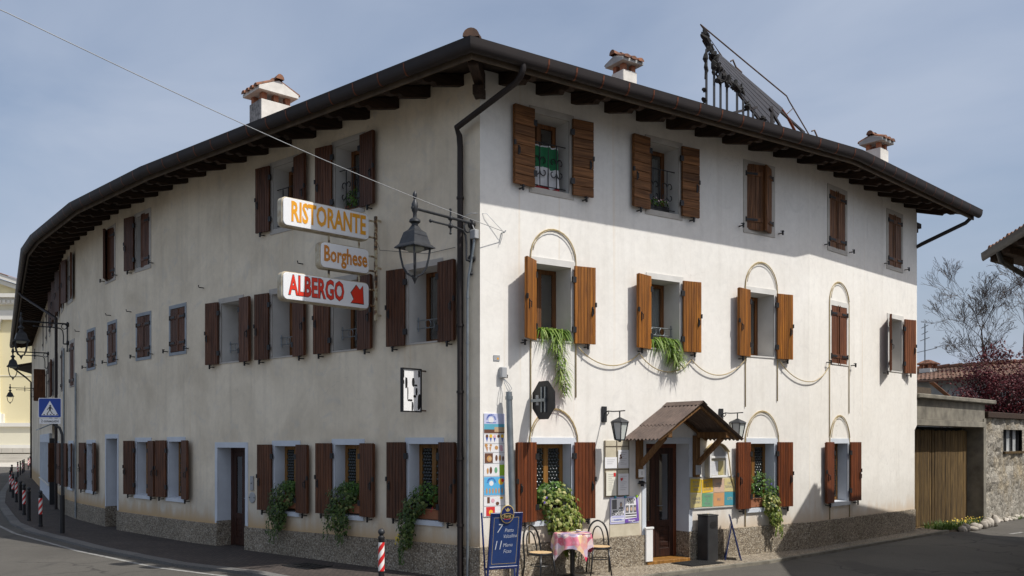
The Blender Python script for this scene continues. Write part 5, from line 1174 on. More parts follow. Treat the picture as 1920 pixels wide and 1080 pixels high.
for path, sc, lb, mt in (('R', 4.08, 'small planter with pale flowers behind the second top floor railing', 'petal_white'), ('L', 3.35, 'leafy green plant on the shaded top floor sill above the RISTORANTE sign', None)):
    M = fr(path, sc); t = thing('window_planter', lb, 'plant', M @ T(0, 0, 6.6)); p = MB(); p.box(-.3, .3, .16, .32, 6.62, 6.76); mk('planter_box', p, 'ink_black' if mt else 'terracotta', t, M, bevel=.006)
    f = mk('foliage', foliage([(0, .16, 6.80 if mt else 6.86, .28, .1, .06 if mt else .18, 1)], 90 if mt else 330, .05), 'bush_leaf', t, M, tones=True); f['kind'] = 'stuff'
    if mt:
        for k in range(9): p = MB(); leaf(p, Vector((-.25 + .055 * k, .10, 6.84 + rnd.uniform(-.02, .04))), Vector((0, -1, .4)), Vector((0, 0, 1)), .045, .02, .5); mk('flower', p, mt, t, M)

# ------------------------------------------------------------------ bollards along the left pavement
def bollard_parts(t, M, striped):
    p = MB(); p.lathe([(.055, 0), (.055, .06), (.045, .07), (.045, .80), (.05, .81), (.05, .85), (.030, .87), (.03, .885)], 14); mk('post', p, 'iron', t, M, key='bpost', smooth=40)
    p = MB(); p.sphere((0, 0, .925), .052, 14, 8); mk('ball_cap', p, 'lamp_iron', t, M, key='bball', smooth=True)
    if striped: p = MB(); p.lathe([(.0475, .34), (.0475, .77)], 16); mk('reflective_film', p, 'red_white_film', t, M, key='bfilm', smooth=40)
BOL = [((-1.96, 13.74), 1, 'red and white striped bollard alone in the foreground below the inn windows'),
       ((-12.60, 24.47), 1, 'nearest striped bollard of the row beside the crossing sign pole'), ((-13.89, 26.33), 0, 'plain dark bollard next behind the nearest striped one of the row'),
       ((-15.16, 28.45), 1, 'second striped bollard of the row along the far pavement'), ((-16.33, 30.42), 0, 'plain dark bollard after the second striped one of the row'),
       ((-18.59, 34.34), 1, 'third striped bollard of the row where the kerb bends'), ((-20.32, 37.28), 1, 'fourth striped bollard of the row, just left of the third'), ((-22.82, 41.65), 1, 'leftmost striped bollard at the bend of the row')]
FARB = [(-25.6, 46.8), (-28.4, 52.0), (-32.02, 59.32), (-33.37, 62.14), (-34.88, 65.25), (-36.28, 68.08), (-39.77, 75.28), (-41.3, 78.8), (-43.3, 82.24)]
for (x, y), st, lb in BOL: M = T(x, y, 0); t = thing('bollard', lb, 'bollard', M, 'bollards along the kerb'); bollard_parts(t, M, st)
for i, (x, y) in enumerate(FARB):
    M = T(x, y, 0); t = thing('bollard', 'far small bollard, number %s from the bend toward the yellow church' % ('one two three four five six seven eight nine'.split()[i]), 'bollard', M, 'bollards along the kerb'); bollard_parts(t, M, i % 2 == 0)
# crossing sign
M = T(-11.18, 22.76, 0) @ RZ(8); cs = thing('crossing_sign', 'blue pedestrian crossing sign on a bent grey pole, with the plate 2 consecutivi', 'traffic sign', M)
p = MB(); p.tube([(0, 0, 0), (0, 0, .95)], .055, 12); mk('pole_base', p, 'iron', cs, M); p = MB(); p.tube([(0, 0, .9), (0, 0, 2.45), (-.06, 0, 2.62), (-.24, 0, 2.74), (-.27, 0, 2.85), (-.27, 0, 3.30)], .032, 10); mk('pole', p, 'lamp_iron', cs, M, smooth=50)
sx = -.27; p = MB(); p.prism(rrect(sx - .27, sx + .27, 2.87, 3.36, .03), -.055, -.045); pn = mk('sign_panel', p, 'sign_white', cs, M)
bit(pn, M, rrect(sx - .255, sx + .255, 2.885, 3.345, .025), 'sign_blue', -.0565); bit(pn, M, [(sx - .20, 2.93), (sx + .20, 2.93), (sx, 3.29)], 'sign_white', -.058)
joined(pn, M, [circ(sx + .01, 3.165, .022), [(sx - .02, 3.14), (sx + .03, 3.14), (sx + .02, 3.05), (sx - .015, 3.05)], [(sx - .015, 3.05), (sx + .005, 3.055), (sx - .055, 2.965), (sx - .08, 2.965)], [(sx + .0, 3.055), (sx + .02, 3.05), (sx + .075, 2.965), (sx + .05, 2.965)], [(sx - .02, 3.135), (sx - .01, 3.12), (sx - .06, 3.06), (sx - .07, 3.07)], [(sx + .03, 3.135), (sx + .02, 3.12), (sx + .065, 3.07), (sx + .075, 3.08)]], 'ink_black', -.0595, 'walking_figure')
joined(pn, M, [rect(sx - .15 + .075 * k, sx - .115 + .075 * k, 2.94, 2.96) for k in range(5)], 'ink_black', -.0595)
p = MB(); p.prism(rrect(sx - .25, sx + .25, 2.72, 2.855, .02), -.055, -.045); pn = mk('lower_plate', p, 'sign_white', cs, M); ob('lettering', text_mesh('2 consecutivi', .095, .82, .001, .0008, mat='ink_black'), pn, M @ T(sx, -.057, 2.787))

# ------------------------------------------------------------------ far end of the inn: shop front and canopy
p = MB(); o_ = .10
for s0, s1 in zip([26.9 + k * 1.55 for k in range(6)], [26.9 + k * 1.55 for k in range(1, 7)]):
    M = fr('L', (s0 + s1) / 2); h = .775; p.box(-h, -h + .22, -o_, 0, .0, 2.6, M=M); p.box(-h + .22, h, -o_, 0, 2.25, 2.6, M=M); p.box(-h + .22, h, -o_, 0, 0, .62, M=M)
hpart('shop_front', p, 'paint_bluewhite', bevel=.006)
for k in range(6):
    M = fr('L', 26.9 + (k + .5) * 1.55); p = MB(); p.face([(-.55, -.05, .62), (.775, -.05, .62), (.775, -.05, 2.25), (-.55, -.05, 2.25)]); mk('shop_window', p, 'window_glass', hotel, M); p = MB(); p.box(-.6, .78, -.16, -.02, .58, .62); mk('shop_sill', p, 'far_white', hotel, M)
p = MB(); M = fr('L', 25.8); p.add([M @ Vector(q_) for q_ in ((-1.2, 0, 3.0), (1.6, 0, 3.0), (1.6, -.55, 2.74), (-1.2, -.55, 2.74), (-1.2, 0, 2.96), (1.6, 0, 2.96), (1.6, -.55, 2.70), (-1.2, -.55, 2.70))], [(0, 1, 2, 3), (7, 6, 5, 4), (0, 4, 5, 1), (1, 5, 6, 2), (2, 6, 7, 3), (3, 7, 4, 0)]); hpart('shop_canopy', p, 'galvanised')
p = MB(); M = fr('L', 24.6); p.box(-.12, .12, -.2, -.04, 0, 2.4, M=M); hpart('shop_pier', p, 'iron')

# ------------------------------------------------------------------ row house, church, far things on the left
bd = thing('row_house', 'dark eaved house continuing the row beyond the inn, mostly hidden in shade', 'house', T(-31, 60, 0))
Ms = WM[bd]; a = Vector((-29.9, 57.2)); d = Vector((-.26, .966)); n_ = Vector((-.966, -.26)); p = MB()
A = [a + Vector((.02, .03)), a + d * 14, a + d * 14 - n_ * 8, a - n_ * 8]
for i in range(4): q1, q2 = A[i], A[(i + 1) % 4]; p.face([(*q1, -.2), (*q2, -.2), (*q2, 7.4), (*q1, 7.4)])
mk('wall', loc(p, Ms), 'plaster_old', bd, Ms)
p = MB(); E = [a + n_ * 1.3, a + d * 14.6 + n_ * 1.3, a + d * 14.6 - n_ * 8, a - n_ * 8]; p.face([(*E[0], 7.0), (*E[1], 7.0), (*E[2], 8.8), (*E[3], 8.8)]); p.face([(*E[0], 6.86), (*E[1], 6.86), (*E[2], 8.6), (*E[3], 8.6)]); p.face([(*E[0], 6.86), (*E[1], 6.86), (*E[1], 7.0), (*E[0], 7.0)]); p.face([(*E[0], 6.86), (*E[3], 8.6), (*E[3], 8.8), (*E[0], 7.0)]); mk('roof', loc(p, Ms), 'wood_rafter', bd, Ms)
p = MB(); q0 = a + n_ * .18 + d * .2; p.tube([(*(a + n_ * 1.2), 6.9), (*(q0 + n_ * .3), 6.3), (*q0, 6.0), (*q0, 0)], .05, 8); mk('downpipe', loc(p, Ms), 'gutter_metal', bd, Ms)
p = MB(); p.box(-.9, 1.0, 0, 2, 4.0, 4.15, M=T(a.x - .7, a.y + 3, 0)); mk('balcony', loc(p, Ms), 'far_white', bd, Ms)
for k in range(8): p = MB(); p.tube([(a.x - 1.5 + .22 * k, a.y + 3, 4.15), (a.x - 1.5 + .22 * k, a.y + 3, 5.1)], .02, 4); mk('baluster', loc(p, Ms), 'iron', bd, Ms)

CY = 104.0; k_ = CY / 1717
def cz(v): return 2.28 + (828 - v) * k_
def cx_(u): return (u - 960) * k_
chu = thing('church', 'pale yellow classical church front with white pediment and columns in the distance', 'church', T(cx_(-120), CY, 0)); Mc = WM[chu]
def cpart(name, boxes, mat):
    p = MB()
    for x0, x1, y0, y1, z0, z1 in boxes: p.box(x0, x1, y0, y1, z0, z1)
    return mk(name, loc(p, Mc), mat, chu, Mc)
X0, X1 = cx_(-300), cx_(78)
cpart('wall', [(X0, X1, CY, CY + 14, 0, cz(600))], 'far_yellow')
cpart('dado', [(X0 - .1, X1 + .1, CY - .35, CY, cz(840), cz(800))], 'far_cream'); cpart('base_moulding', [(X0 - .2, X1 + .2, CY - .6, CY - .001, cz(800), cz(793)), (X0 - .2, X1 + .2, CY - .5, CY - .002, cz(840), cz(834))], 'far_white')
cpart('plinth_course', [(X0 - .4 + i * 1.2, X0 - .4 + i * 1.2 + 1.17, CY - .8, CY - .003, cz(849), cz(840)) for i in range(int((X1 - X0 + .8) / 1.2))], 'steps_stone')['kind'] = 'stuff'
for i in range(4): cpart('step', [(X0 - 2, X1 + 1.0 + i * .4, CY - 1.2 - i * .8, CY - .4 - i * .8, -.3, cz(851) - i * .30)], 'steps_stone')
cpart('architrave', [(X0 - .2, X1 + .2, CY - .5, CY + 14, cz(600), cz(583))], 'far_white'); cpart('frieze', [(X0 - .1, X1 + .1, CY - .4, CY + 14, cz(583), cz(572))], 'far_cream'); cpart('cornice', [(X0 - .7, X1 + .7, CY - 1.2, CY + 14, cz(560), cz(553)), (X0 - .4, X1 + .4, CY - .8, CY + 14, cz(572), cz(560))], 'far_white')
cpart('dentils', [(X0 + i * .5, X0 + i * .5 + .28, CY - .98, CY - .8, cz(570), cz(565)) for i in range(int((X1 - X0) / .5))], 'far_white')['kind'] = 'stuff'
xm = cx_(-110); zp = cz(553); zt_ = cz(488); p = MB(); p.prism([(X0 - .7, zp), (X1 + .7, zp), (xm, zt_)], CY - .4, CY + 14); mk('pediment', loc(p, Mc), 'far_yellow', chu, Mc)
p = MB()
for xa in (X0 - .9, X1 + .9):
    for o2, y_, w_ in ((0, CY - 1.3, .55), (-.62, CY - .9, .5)):
        p.face([(xa, y_, zp + o2), (xm, y_, zt_ + .2 + o2), (xm, y_, zt_ + .2 + o2 + w_), (xa, y_, zp + o2 + w_)]); p.face([(xa, y_, zp + o2), (xm, y_, zt_ + .2 + o2), (xm, CY, zt_ + .2 + o2), (xa, CY, zp + o2)])
mk('raking_cornice', loc(p, Mc), 'far_white', chu, Mc)
p = MB(); p.face([(X0 - 1, CY - 1.4, zp + .56), (xm, CY - 1.4, zt_ + .80), (xm, CY + 14, zt_ + .80), (X0 - 1, CY + 14, zp + .56)]); p.face([(X1 + 1, CY - 1.4, zp + .56), (xm, CY - 1.4, zt_ + .80), (xm, CY + 14, zt_ + .80), (X1 + 1, CY + 14, zp + .56)]); mk('roof', loc(p, Mc), 'roof_tile', chu, Mc)
for u in (-8, 84, -100):
    p = MB(); x = cx_(u); p.lathe([(.75, cz(793)), (.70, cz(775)), (.60, cz(772)), (.58, cz(700)), (.50, cz(622)), (.62, cz(618)), (.66, cz(606)), (.8, cz(602)), (.8, cz(600))], 16, (x, CY - .3, 0)); mk('column', loc(p, Mc), 'far_white', chu, Mc, smooth=40)
cpart('pilaster', [(cx_(64), cx_(84), CY - .25, CY - .001, cz(793), cz(740)), (cx_(62), cx_(84), CY - .35, CY - .001, cz(793), cz(782)), (cx_(-4), cx_(9), CY - .3, CY - .001, cz(793), cz(776))], 'far_white'); cpart('string_course', [(X0, X1, CY - .06, CY - .001, cz(705), cz(704))], 'far_white')
for i, (u0, u1) in enumerate(((2, 20), (22, 42))): p = MB(); q0, q1 = G(u0, 860.5), G(u1, 857); o = mk('stone_bench', (lambda q: (q.box(q0.x, q1.x, q0.y - .3, q0.y + .3, .55, .75), q.box(q0.x + .2, q0.x + .6, q0.y - .25, q0.y + .25, 0, .55), q.box(q1.x - .6, q1.x - .2, q0.y - .25, q0.y + .25, 0, .55), q)[3])(MB()), 'far_white', None); tag(o, ('left' if i == 0 else 'right') + ' pale stone bench on the square before the church steps', 'bench', 'stone benches on the square')
flat('square_paving', [(-110, 84), (-20, 84), (-20, 112), (-110, 112)], RZ_ + .006, 'steps_stone')

# ------------------------------------------------------------------ solar rack on the roof
def onplane(u, v, n):
    """point at n metres out of the right wall's plane (negative: behind it) on the line of sight through (u, v); used to measure the rack"""
    r = (u - 960) / 1717; d = (WR[1] - WR[0]).normalized(); nn = Vector((d.y, -d.x)); b = C0 + nn * n
    s = (r * b.y - b.x) / (d.x - r * d.y); q_ = b + d * s; return Vector((q_.x, q_.y, 2.28 + (828 - v) * q_.y / 1717))
sp = thing('solar_rack', 'scorched solar panel rack with thin steel posts standing on the roof', 'solar panel', T(5.2, 20.3, 8.8)); Ms = WM[sp]
def spart(name, p, mat, **k): return mk(name, loc(p, Ms), mat, sp, Ms, **k)
NF, NB_ = -1.5, -2.6
a0, a1 = onplane(1331, 108, NF), onplane(1442, 247, NF); b0, b1 = onplane(1347, 103, NB_), onplane(1466, 204, NB_); b2 = onplane(1508, 249, NB_)
for k in range(6):
    f0, f1 = k / 6, (k + .86) / 6; P_ = [a0.lerp(b0, f0), a1.lerp(b1, f0), a1.lerp(b1, f1), a0.lerp(b0, f1)]; nr = (P_[1] - P_[0]).cross(P_[3] - P_[0]).normalized() * .04
    p = MB(); p.add([*P_, *[q_ + nr for q_ in P_]], [(0, 1, 2, 3), (7, 6, 5, 4), (0, 4, 5, 1), (1, 5, 6, 2), (2, 6, 7, 3), (3, 7, 4, 0)]); spart('collector_tube_panel', p, 'solar_dark')
for pa, pb in ((a0, a1), (b0, b2), (a1, b2), (a0, b0), (onplane(1419, 201, NF), onplane(1364, 214, NF)), (onplane(1443, 202, NF), onplane(1465, 240, NF)), (onplane(1447, 200, NF), onplane(1447, 238, NF))): p = MB(); p.bar(pa, pb, .05, .05); spart('frame_rail', p, 'solar_dark')
p = MB(); p.tube([onplane(1464, 203, NB_), onplane(1478, 222, NB_), onplane(1493, 250, NB_)], .035, 8); spart('copper_pipe', p, 'copper')
for u, vt in ((1324.5, 92), (1339, 120), (1351, 133), (1363, 150), (1382, 170), (1393.5, 182), (1403, 196), (1412, 208), (1428, 222), (1448, 215)):
    t_ = onplane(u, vt, NF); p = MB(); p.bar((t_.x, t_.y, 8.7), t_, .045, .045, up=(0, 1, 0)); spart('post', p, 'lamp_iron')
P_ = [onplane(*q_, NB_) for q_ in ((1353, 105), (1313.5, 46), (1400, 118), (1475, 180), (1480, 190), (1519, 256))]
p = MB(); p.tube(P_, .018, 6); spart('guard_pipe', p, 'rusty_iron'); p = MB(); p.tube([onplane(1475, 214, NB_), onplane(1488, 202, NB_)], .012, 5); spart('tie_rod', p, 'rusty_iron')
for q_ in (((1370, 115), (1374, 112), (1380, 126), (1391, 136)), ((1522, 246), (1527, 244), (1534, 260), (1536, 272))): p = MB(); p.tube([onplane(*w_, NB_) for w_ in q_], .02, 6); spart('vent_pipe', p, 'rusty_iron')
cm = MB(); r2 = random.Random(3)
path_ = [(1322, 70), (1324, 80), (1330, 92), (1337, 104), (1343, 112), (1350, 128), (1358, 140), (1366, 148), (1378, 160), (1388, 170)]
for i, (u, v) in enumerate(path_):
    for _ in range(6):
        c = onplane(u + r2.uniform(-4, 4), v + r2.uniform(-6, 6), NF + r2.uniform(-.1, .1)); d_ = Vector((r2.uniform(-.5, 1), r2.uniform(-.4, .4), r2.uniform(-1.2, .1))) * .11; cm.tube([c - d_, c + Vector((r2.uniform(-.03, .03), 0, r2.uniform(-.03, .03))), c + d_], [r2.uniform(.01, .04), r2.uniform(.03, .07), .006], 5)
for u, v0, v1 in ((1325, 95, 148), (1339, 110, 140), (1345, 128, 155), (1352, 150, 157), (1362, 152, 163), (1403, 190, 205), (1321, 165, 172), (1322, 186, 192), (1430, 218, 235)):
    pp = [onplane(u + r2.uniform(-2.5, 2.5), v0 + (v1 - v0) * k / 7, NF + .05) for k in range(8)]; cm.tube(pp, [r2.uniform(.02, .08) * (1 if 0 < k < 7 else .3) for k in range(8)], 6)
o = spart('charred_insulation', cm, 'char'); o['kind'] = 'stuff'
p = MB(); p.tube([onplane(1317, 62, NF), onplane(1325, 76, NF), onplane(1336, 96, NF)], .06, 8); spart('charred_header', p, 'char')

# ------------------------------------------------------------------ neighbour house on the right: only an eave shows, its shade falls on the road
Pn = Vector((9.40, 18.12)); e = Vector((-.19, -.982)); f = Vector((.78, .626)); ZN = 5.95
nh = thing('neighbour_house', 'tiled eave corner of a house poking in at the right edge of the picture', 'house', T(12, 16, 0)); Ms = WM[nh]
def npart(name, p, mat, **k): return mk(name, loc(p, Ms), mat, nh, Ms, **k)
ei = Vector((.982, -.19)); fi = Vector((.626, -.78))
def npt(a, b, z): q_ = Pn + e * a + f * b; return (q_.x, q_.y, z)
p = MB(); W_ = [npt(1.2, 1.25, 0), npt(11, 1.25, 0), npt(11, 8, 0), npt(1.2, 8, 0)]
for i in range(4): q1, q2 = W_[i], W_[(i + 1) % 4]; p.face([(q1[0], q1[1], -.5), (q2[0], q2[1], -.5), (q2[0], q2[1], 5.9), (q1[0], q1[1], 5.9)])
npart('wall', p, 'plaster_old')
p = MB(); p.face([npt(.04, .04, ZN), npt(12, .04, ZN), npt(12, 4.2, ZN + 1.15), npt(1.2, 4.2, ZN + 1.15)]); p.face([npt(.04, .04, ZN), npt(.04, 9, ZN), npt(1.2, 7.5, ZN + 1.15), npt(1.2, 4.2, ZN + 1.15)]); p.face([npt(12, 4.2, ZN + 1.15), npt(12, 9, ZN), npt(.04, 9, ZN), npt(1.2, 4.2, ZN + 1.15)])
p.face([npt(.04, .04, ZN - .02), npt(12, .04, ZN - .02), npt(12, 9, ZN - .02), npt(.04, 9, ZN - .02)]); npart('roof', p, 'wood_rafter')
p = MB(); prof = [(-.02 - .09 * (1 - math.cos(PI * k / 8)) / 1.0, ZN + .06 - .15 * math.sin(PI * k / 8)) for k in range(9)]
for k in range(8):
    (b0_, z0_), (b1_, z1_) = prof[k], prof[k + 1]; p.face([npt(-.12, b0_ + .02, z0_), npt(12, b0_ + .02, z0_), npt(12, b1_ + .02, z1_), npt(-.12, b1_ + .02, z1_)])
p.face([npt(-.12, b + .02, z) for b, z in prof]); npart('gutter', p, 'bin_black', smooth=40, weld=True)
for i in range(44):
    p = MB(); a_ = .08 + i * .21; r = .092; l = []; h = []
    for j in range(7):
        th = PI * j / 6; l.append(npt(a_ + .08 + r * math.cos(th), -.03, ZN + .07 + r * .95 * math.sin(th) + (.02 if i % 5 == 0 else 0))); h.append(npt(a_ + .08 + r * .85 * math.cos(th), .45, ZN + .19 + r * .9 * math.sin(th)))
    for j in range(6): p.face([l[j], l[j + 1], h[j + 1], h[j]])
    p.face([(x, y, z - .001) for x, y, z in l]); npart('roof_tile', p, 'roof_tile')
for i in range(8): p = MB(); p.bar(npt(.35 + i * .75, .02, ZN - .10), npt(.35 + i * .75, .8, ZN - .10), .11, .14); npart('rafter', p, 'wood_rafter')
p = MB(); p.tube([npt(.75, -.06, ZN - .05), npt(.78, .05, ZN - .25), npt(1.0, 1.2, ZN - .5), npt(1.25, 1.2, ZN - .8), npt(1.25, 1.2, -.3)], .05, 8); npart('downpipe', p, 'bin_black')

# ------------------------------------------------------------------ concrete gateway, rubble wall, things behind it
GZ0 = -.20; G0 = Vector((14.07, 27.3)); MG = Matrix(((.7071, -.7071, 0, G0.x), (.7071, .7071, 0, G0.y), (0, 0, 1, 0), (0, 0, 0, 1)))
gt = thing('gateway', 'weathered concrete gateway with grey plank gate beside the inn', 'gate', MG)
def gp_(name, boxes, mat, bevel=.01, par=None):
    p = MB()
    for b in boxes: p.box(*b)
    return mk(name, p, mat, par or gt, MG, bevel=bevel)
gp_('gate_post', [(0, .22, 0, .9, -.6, 2.97)], 'concrete'); gp_('lintel_beam', [(-5.2, .18, .03, .35, 2.86, 3.41)], 'concrete'); gp_('lintel_lip', [(-5.2, .0, -.03, .40, 2.70, 2.86)], 'concrete'); gp_('roof_slab', [(-5.2, .75, -.12, 1.3, 3.41, 3.53)], 'concrete', .02)
gp_('back_board', [(-5.2, .0, .62, .66, -.5, 2.7)], 'dark_room', 0)
x = -4.6; i = 0; r3 = random.Random(5)
while x < -.06:
    w_ = r3.uniform(.16, .24); w_ = min(w_, -.03 - x); gap = .05 if abs(x + 3.05) < .12 else .008
    mk('plank', (lambda q: (q.box(x, x + w_ - gap, .45 + r3.uniform(0, .015), .49, GZ0 + .16 + r3.uniform(-.02, .03), 2.6 + r3.uniform(-.02, .02)), q)[1])(MB()), 'wood_grey', gt, MG, bevel=.006); x += w_
gp_('gate_sill', [(-4.6, -.02, .40, .52, GZ0 - .1, GZ0 + .16)], 'wood_grey'); gp_('gate_rail', [(-4.6, -.05, .49, .53, .5, .62), (-4.6, -.05, .49, .53, 1.9, 2.02)], 'wood_grey')
rw = thing('rubble_wall', 'rough rubble stone wall with a small barred window right of the gateway', 'wall', MG @ T(3, 0, 0))
p = MB(); nx, nz = 60, 24; x0, x1 = .22, 9.0; hole = (1.95, 3.85, 1.96, 2.66); g = {}
for i in range(nx + 1):
    for j in range(nz + 1):
        xx, zz = x0 + (x1 - x0) * i / nx, -.6 + 3.60 * j / nz; xx2 = min((hole[0], hole[1]), key=lambda h: abs(h - xx)) if min(abs(hole[0] - xx), abs(hole[1] - xx)) < .074 else xx; zz2 = min((hole[2], hole[3]), key=lambda h: abs(h - zz)) if min(abs(hole[2] - zz), abs(hole[3] - zz)) < .069 else zz
        edge = xx2 in hole[:2] or i == 0; g[i, j] = (xx2, (.06 if edge else .06 + .09 * mnoise.noise(Vector((xx * 2.3, zz * 2.3, 1))) + .05 * mnoise.noise(Vector((xx * 7, zz * 7, 5)))), zz2)
for i in range(nx):
    for j in range(nz):
        cxm = (g[i, j][0] + g[i + 1, j][0]) / 2; czm = (g[i, j][2] + g[i, j + 1][2]) / 2
        if hole[0] < cxm < hole[1] and hole[2] < czm < hole[3]: continue
        p.face([g[i, j], g[i + 1, j], g[i + 1, j + 1], g[i, j + 1]])
p.box(x0, x1, .35, .55, -.5, 1.96); p.box(x0, 1.95, .35, .55, 1.96, 3.0); p.box(3.85, x1, .35, .55, 1.96, 3.0); p.box(1.95, 3.85, .35, .55, 2.66, 3.0)
h = hole
for q_ in ([(h[0], .06, h[2]), (h[1], .06, h[2]), (h[1], .4, h[2]), (h[0], .4, h[2])], [(h[0], .06, h[3]), (h[1], .06, h[3]), (h[1], .4, h[3]), (h[0], .4, h[3])], [(h[0], .06, h[2]), (h[0], .06, h[3]), (h[0], .4, h[3]), (h[0], .4, h[2])]): p.face(q_)
mk('masonry', p, 'rubble_wall', rw, MG)
p = MB(); p.box(x0, x1, -.06, .6, 3.0, 3.18); mk('coping', p, 'wood_rafter', rw, MG, bevel=.015)
p = MB(); p.box(h[0] - .04, h[1] + .04, -.02, .10, h[2] - .06, h[2] + .012); mk('window_sill', p, 'wood_grey', rw, MG)
p = MB()
for xx in (h[0] + .03, h[0] + .62, h[0] + 1.24, h[1] - .03): p.box(xx - .03, xx + .03, .16, .22, h[2] + .012, h[3])
mk('window_frame', p, 'iron', rw, MG); p = MB(); p.box(h[0], h[1], .24, .25, h[2], h[3]); mk('pane', p, 'render_grey', rw, MG)
p = MB()
for q_ in range(70):
    xx = r3.uniform(.3, 8); s_ = r3.uniform(.04, .12); p.sphere((xx, .0 + r3.uniform(-.1, .05), GZ0 + s_ * .3), s_, 6, 4, sc=(1.3, 1, .8))
o = mk('loose_rubble', p, 'rock', None, MG); tag(o, None, None, None, 'stuff')
# flower bed: soil, edging stones, grass
p = MB(); nx = 24
for i in range(nx):
    xa, xb = -3.95 + 3.85 * i / nx, -3.95 + 3.85 * (i + 1) / nx; za, zb = [GZ0 + .09 + .035 * mnoise.noise(Vector((q_ * 3, 0, 0))) for q_ in (xa, xb)]
    p.face([(xa, -.32, GZ0 - .1), (xb, -.32, GZ0 - .1), (xb, -.2, zb - .02), (xa, -.2, za - .02)]); p.face([(xa, -.2, za - .02), (xb, -.2, zb - .02), (xb, .42, zb + .05), (xa, .42, za + .05)])
o = mk('flower_bed', p, 'soil', None, MG); o['kind'] = 'structure'
STN = ['pale rounded stone edging the bed, nearest the inn wall', 'second pale stone of the bed edging from the inn', 'small flat stone of the bed edging, third from the inn', 'broad pale stone of the bed edging, fourth from the inn', 'fifth stone of the bed edging, low and grey', 'brownish squat stone in the middle of the bed edging', 'two toned stone of the bed edging left of the tallest one', 'large blocky stone of the bed edging before the dark jamb', 'tall upright white stone ending the bed edging by the gate post']
for i, lb in enumerate(STN):
    xx = -2.75 + i * .315; p = MB(); p.sphere((0, 0, 0), .15, 9, 6); hh = (.7, .85, .5, .8, .6, .9, .95, 1.1, 1.35)[i]
    p.v = [tuple(Vector(v_) * (1 + .28 * mnoise.noise(Vector(v_) * 9 + Vector((i * 5, 0, 0))))) for v_ in p.v]; p.v = [(x_ * (1.05 if i < 8 else .75), y_ * .8, z_ * hh) for x_, y_, z_ in p.v]
    o = mk('edging_stone', p, 'rock', None, MG @ T(xx, -.34 + .03 * math.sin(i * 2.1), GZ0 + .10 * hh) @ RZ(40 * i), smooth=60); tag(o, lb, 'stone', 'stones edging the flower bed')
mb = MB()
for _ in range(900):
    xx = -3.9 + 3.8 * (rnd.random() ** 1.2); yy = rnd.uniform(-.25, .38); hgt = rnd.uniform(.06, .22) * (1.25 if xx < -2.6 else .8); d = Vector((rnd.uniform(-.6, .6), rnd.uniform(-.6, .6), 0)); s_ = Vector((-d.y, d.x, 0)); s_ = s_.normalized() * .009 if s_.length > .01 else Vector((.009, 0, 0)); b_ = Vector((xx, yy, GZ0 + .08)); m_ = b_ + d * hgt * .3 + Vector((0, 0, hgt * .6)); t_ = b_ + d * hgt * .9 + Vector((0, 0, hgt)); tn = rnd.random()
    mb.face([b_ - s_, b_ + s_, m_ + s_ * .8, m_ - s_ * .8], 0, tn); mb.face([m_ - s_ * .8, m_ + s_ * .8, t_], 0, tn)
for _ in range(40):
    c = Vector((rnd.uniform(6.4, 8.2) - 4.2, rnd.uniform(-.2, .0), GZ0)); 
    for k in range(7): d = Vector((rnd.uniform(-.1, .1), rnd.uniform(-.05, .05), rnd.uniform(.06, .16))); mb.face([c - Vector((.01, 0, 0)), c + Vector((.01, 0, 0)), c + d], 0, rnd.random())
o = mk('grass', mb, 'grass_blade', None, MG, tones=True); o['kind'] = 'stuff'
mb = MB()
for _ in range(60): leaf(mb, Vector((rnd.uniform(-2.7, -.3), rnd.uniform(-.2, .3), GZ0 + rnd.uniform(.16, .28))), Vector((rnd.uniform(-.5, .5), -1, .6)), rand_dir(), .05, .022, .5)
for i in range(len(mb.f)): mb.m[i] = 0 if i % 9 else 1
o = mk('bed_flowers', mb, ['petal_yellow', 'flag_red'], None, MG); o['kind'] = 'stuff'

# house behind the gateway
HA = Vector((17.75, 40.0)); hd_ = Vector((.59, -.807)); hn = Vector((.807, .59))
MH = Matrix(((hd_.x, hn.x, 0, HA.x), (hd_.y, hn.y, 0, HA.y), (0, 0, 1, 0), (0, 0, 0, 1)))
th_ = thing('tiled_house', 'low grey house with brown tiled roof and a chimney behind the gateway', 'house', MH)
p = MB(); p.box(-6, 12, .5, 9, -.3, 4.95); mk('wall', p, 'render_grey', th_, MH)
p = MB(); NX, NY = 300, 14
def rzf(yy): return 4.98 + .17 * (yy) 
rows = []
for j in range(NY + 1):
    yy = 5.0 * j / NY; rows.append([(-6.3 + 18.6 * i / NX, yy, rzf(yy) + .02 * math.sin(2 * PI * i / 3.2) + .02 * mnoise.noise(Vector((i * .3, j * 1.7, 0)))) for i in range(NX + 1)])
for j in range(NY):
    lift = .018
    for i in range(NX): a_, b_, c_, d_ = rows[j][i], rows[j][i + 1], rows[j + 1][i + 1], rows[j + 1][i]; p.face([(a_[0], a_[1], a_[2] + lift), (b_[0], b_[1], b_[2] + lift), c_, d_])
p.face([(-6.3, 5, rzf(5)), (12.3, 5, rzf(5)), (12.3, 10, rzf(0)), (-6.3, 10, rzf(0))]); p.box(-6.3, 12.3, 0, .06, 4.86, 4.96)
o = mk('roof', p, 'old_tile', th_, MH, smooth=True)
for i in range(30): p = MB(); p.tube([(-6.3 + i * .62, 5, rzf(5) + .03), (-6.3 + i * .62 + .66, 5, rzf(5) + .06)], [.12, .14], 8); mk('ridge_tile', p, 'roof_tile', th_, MH)
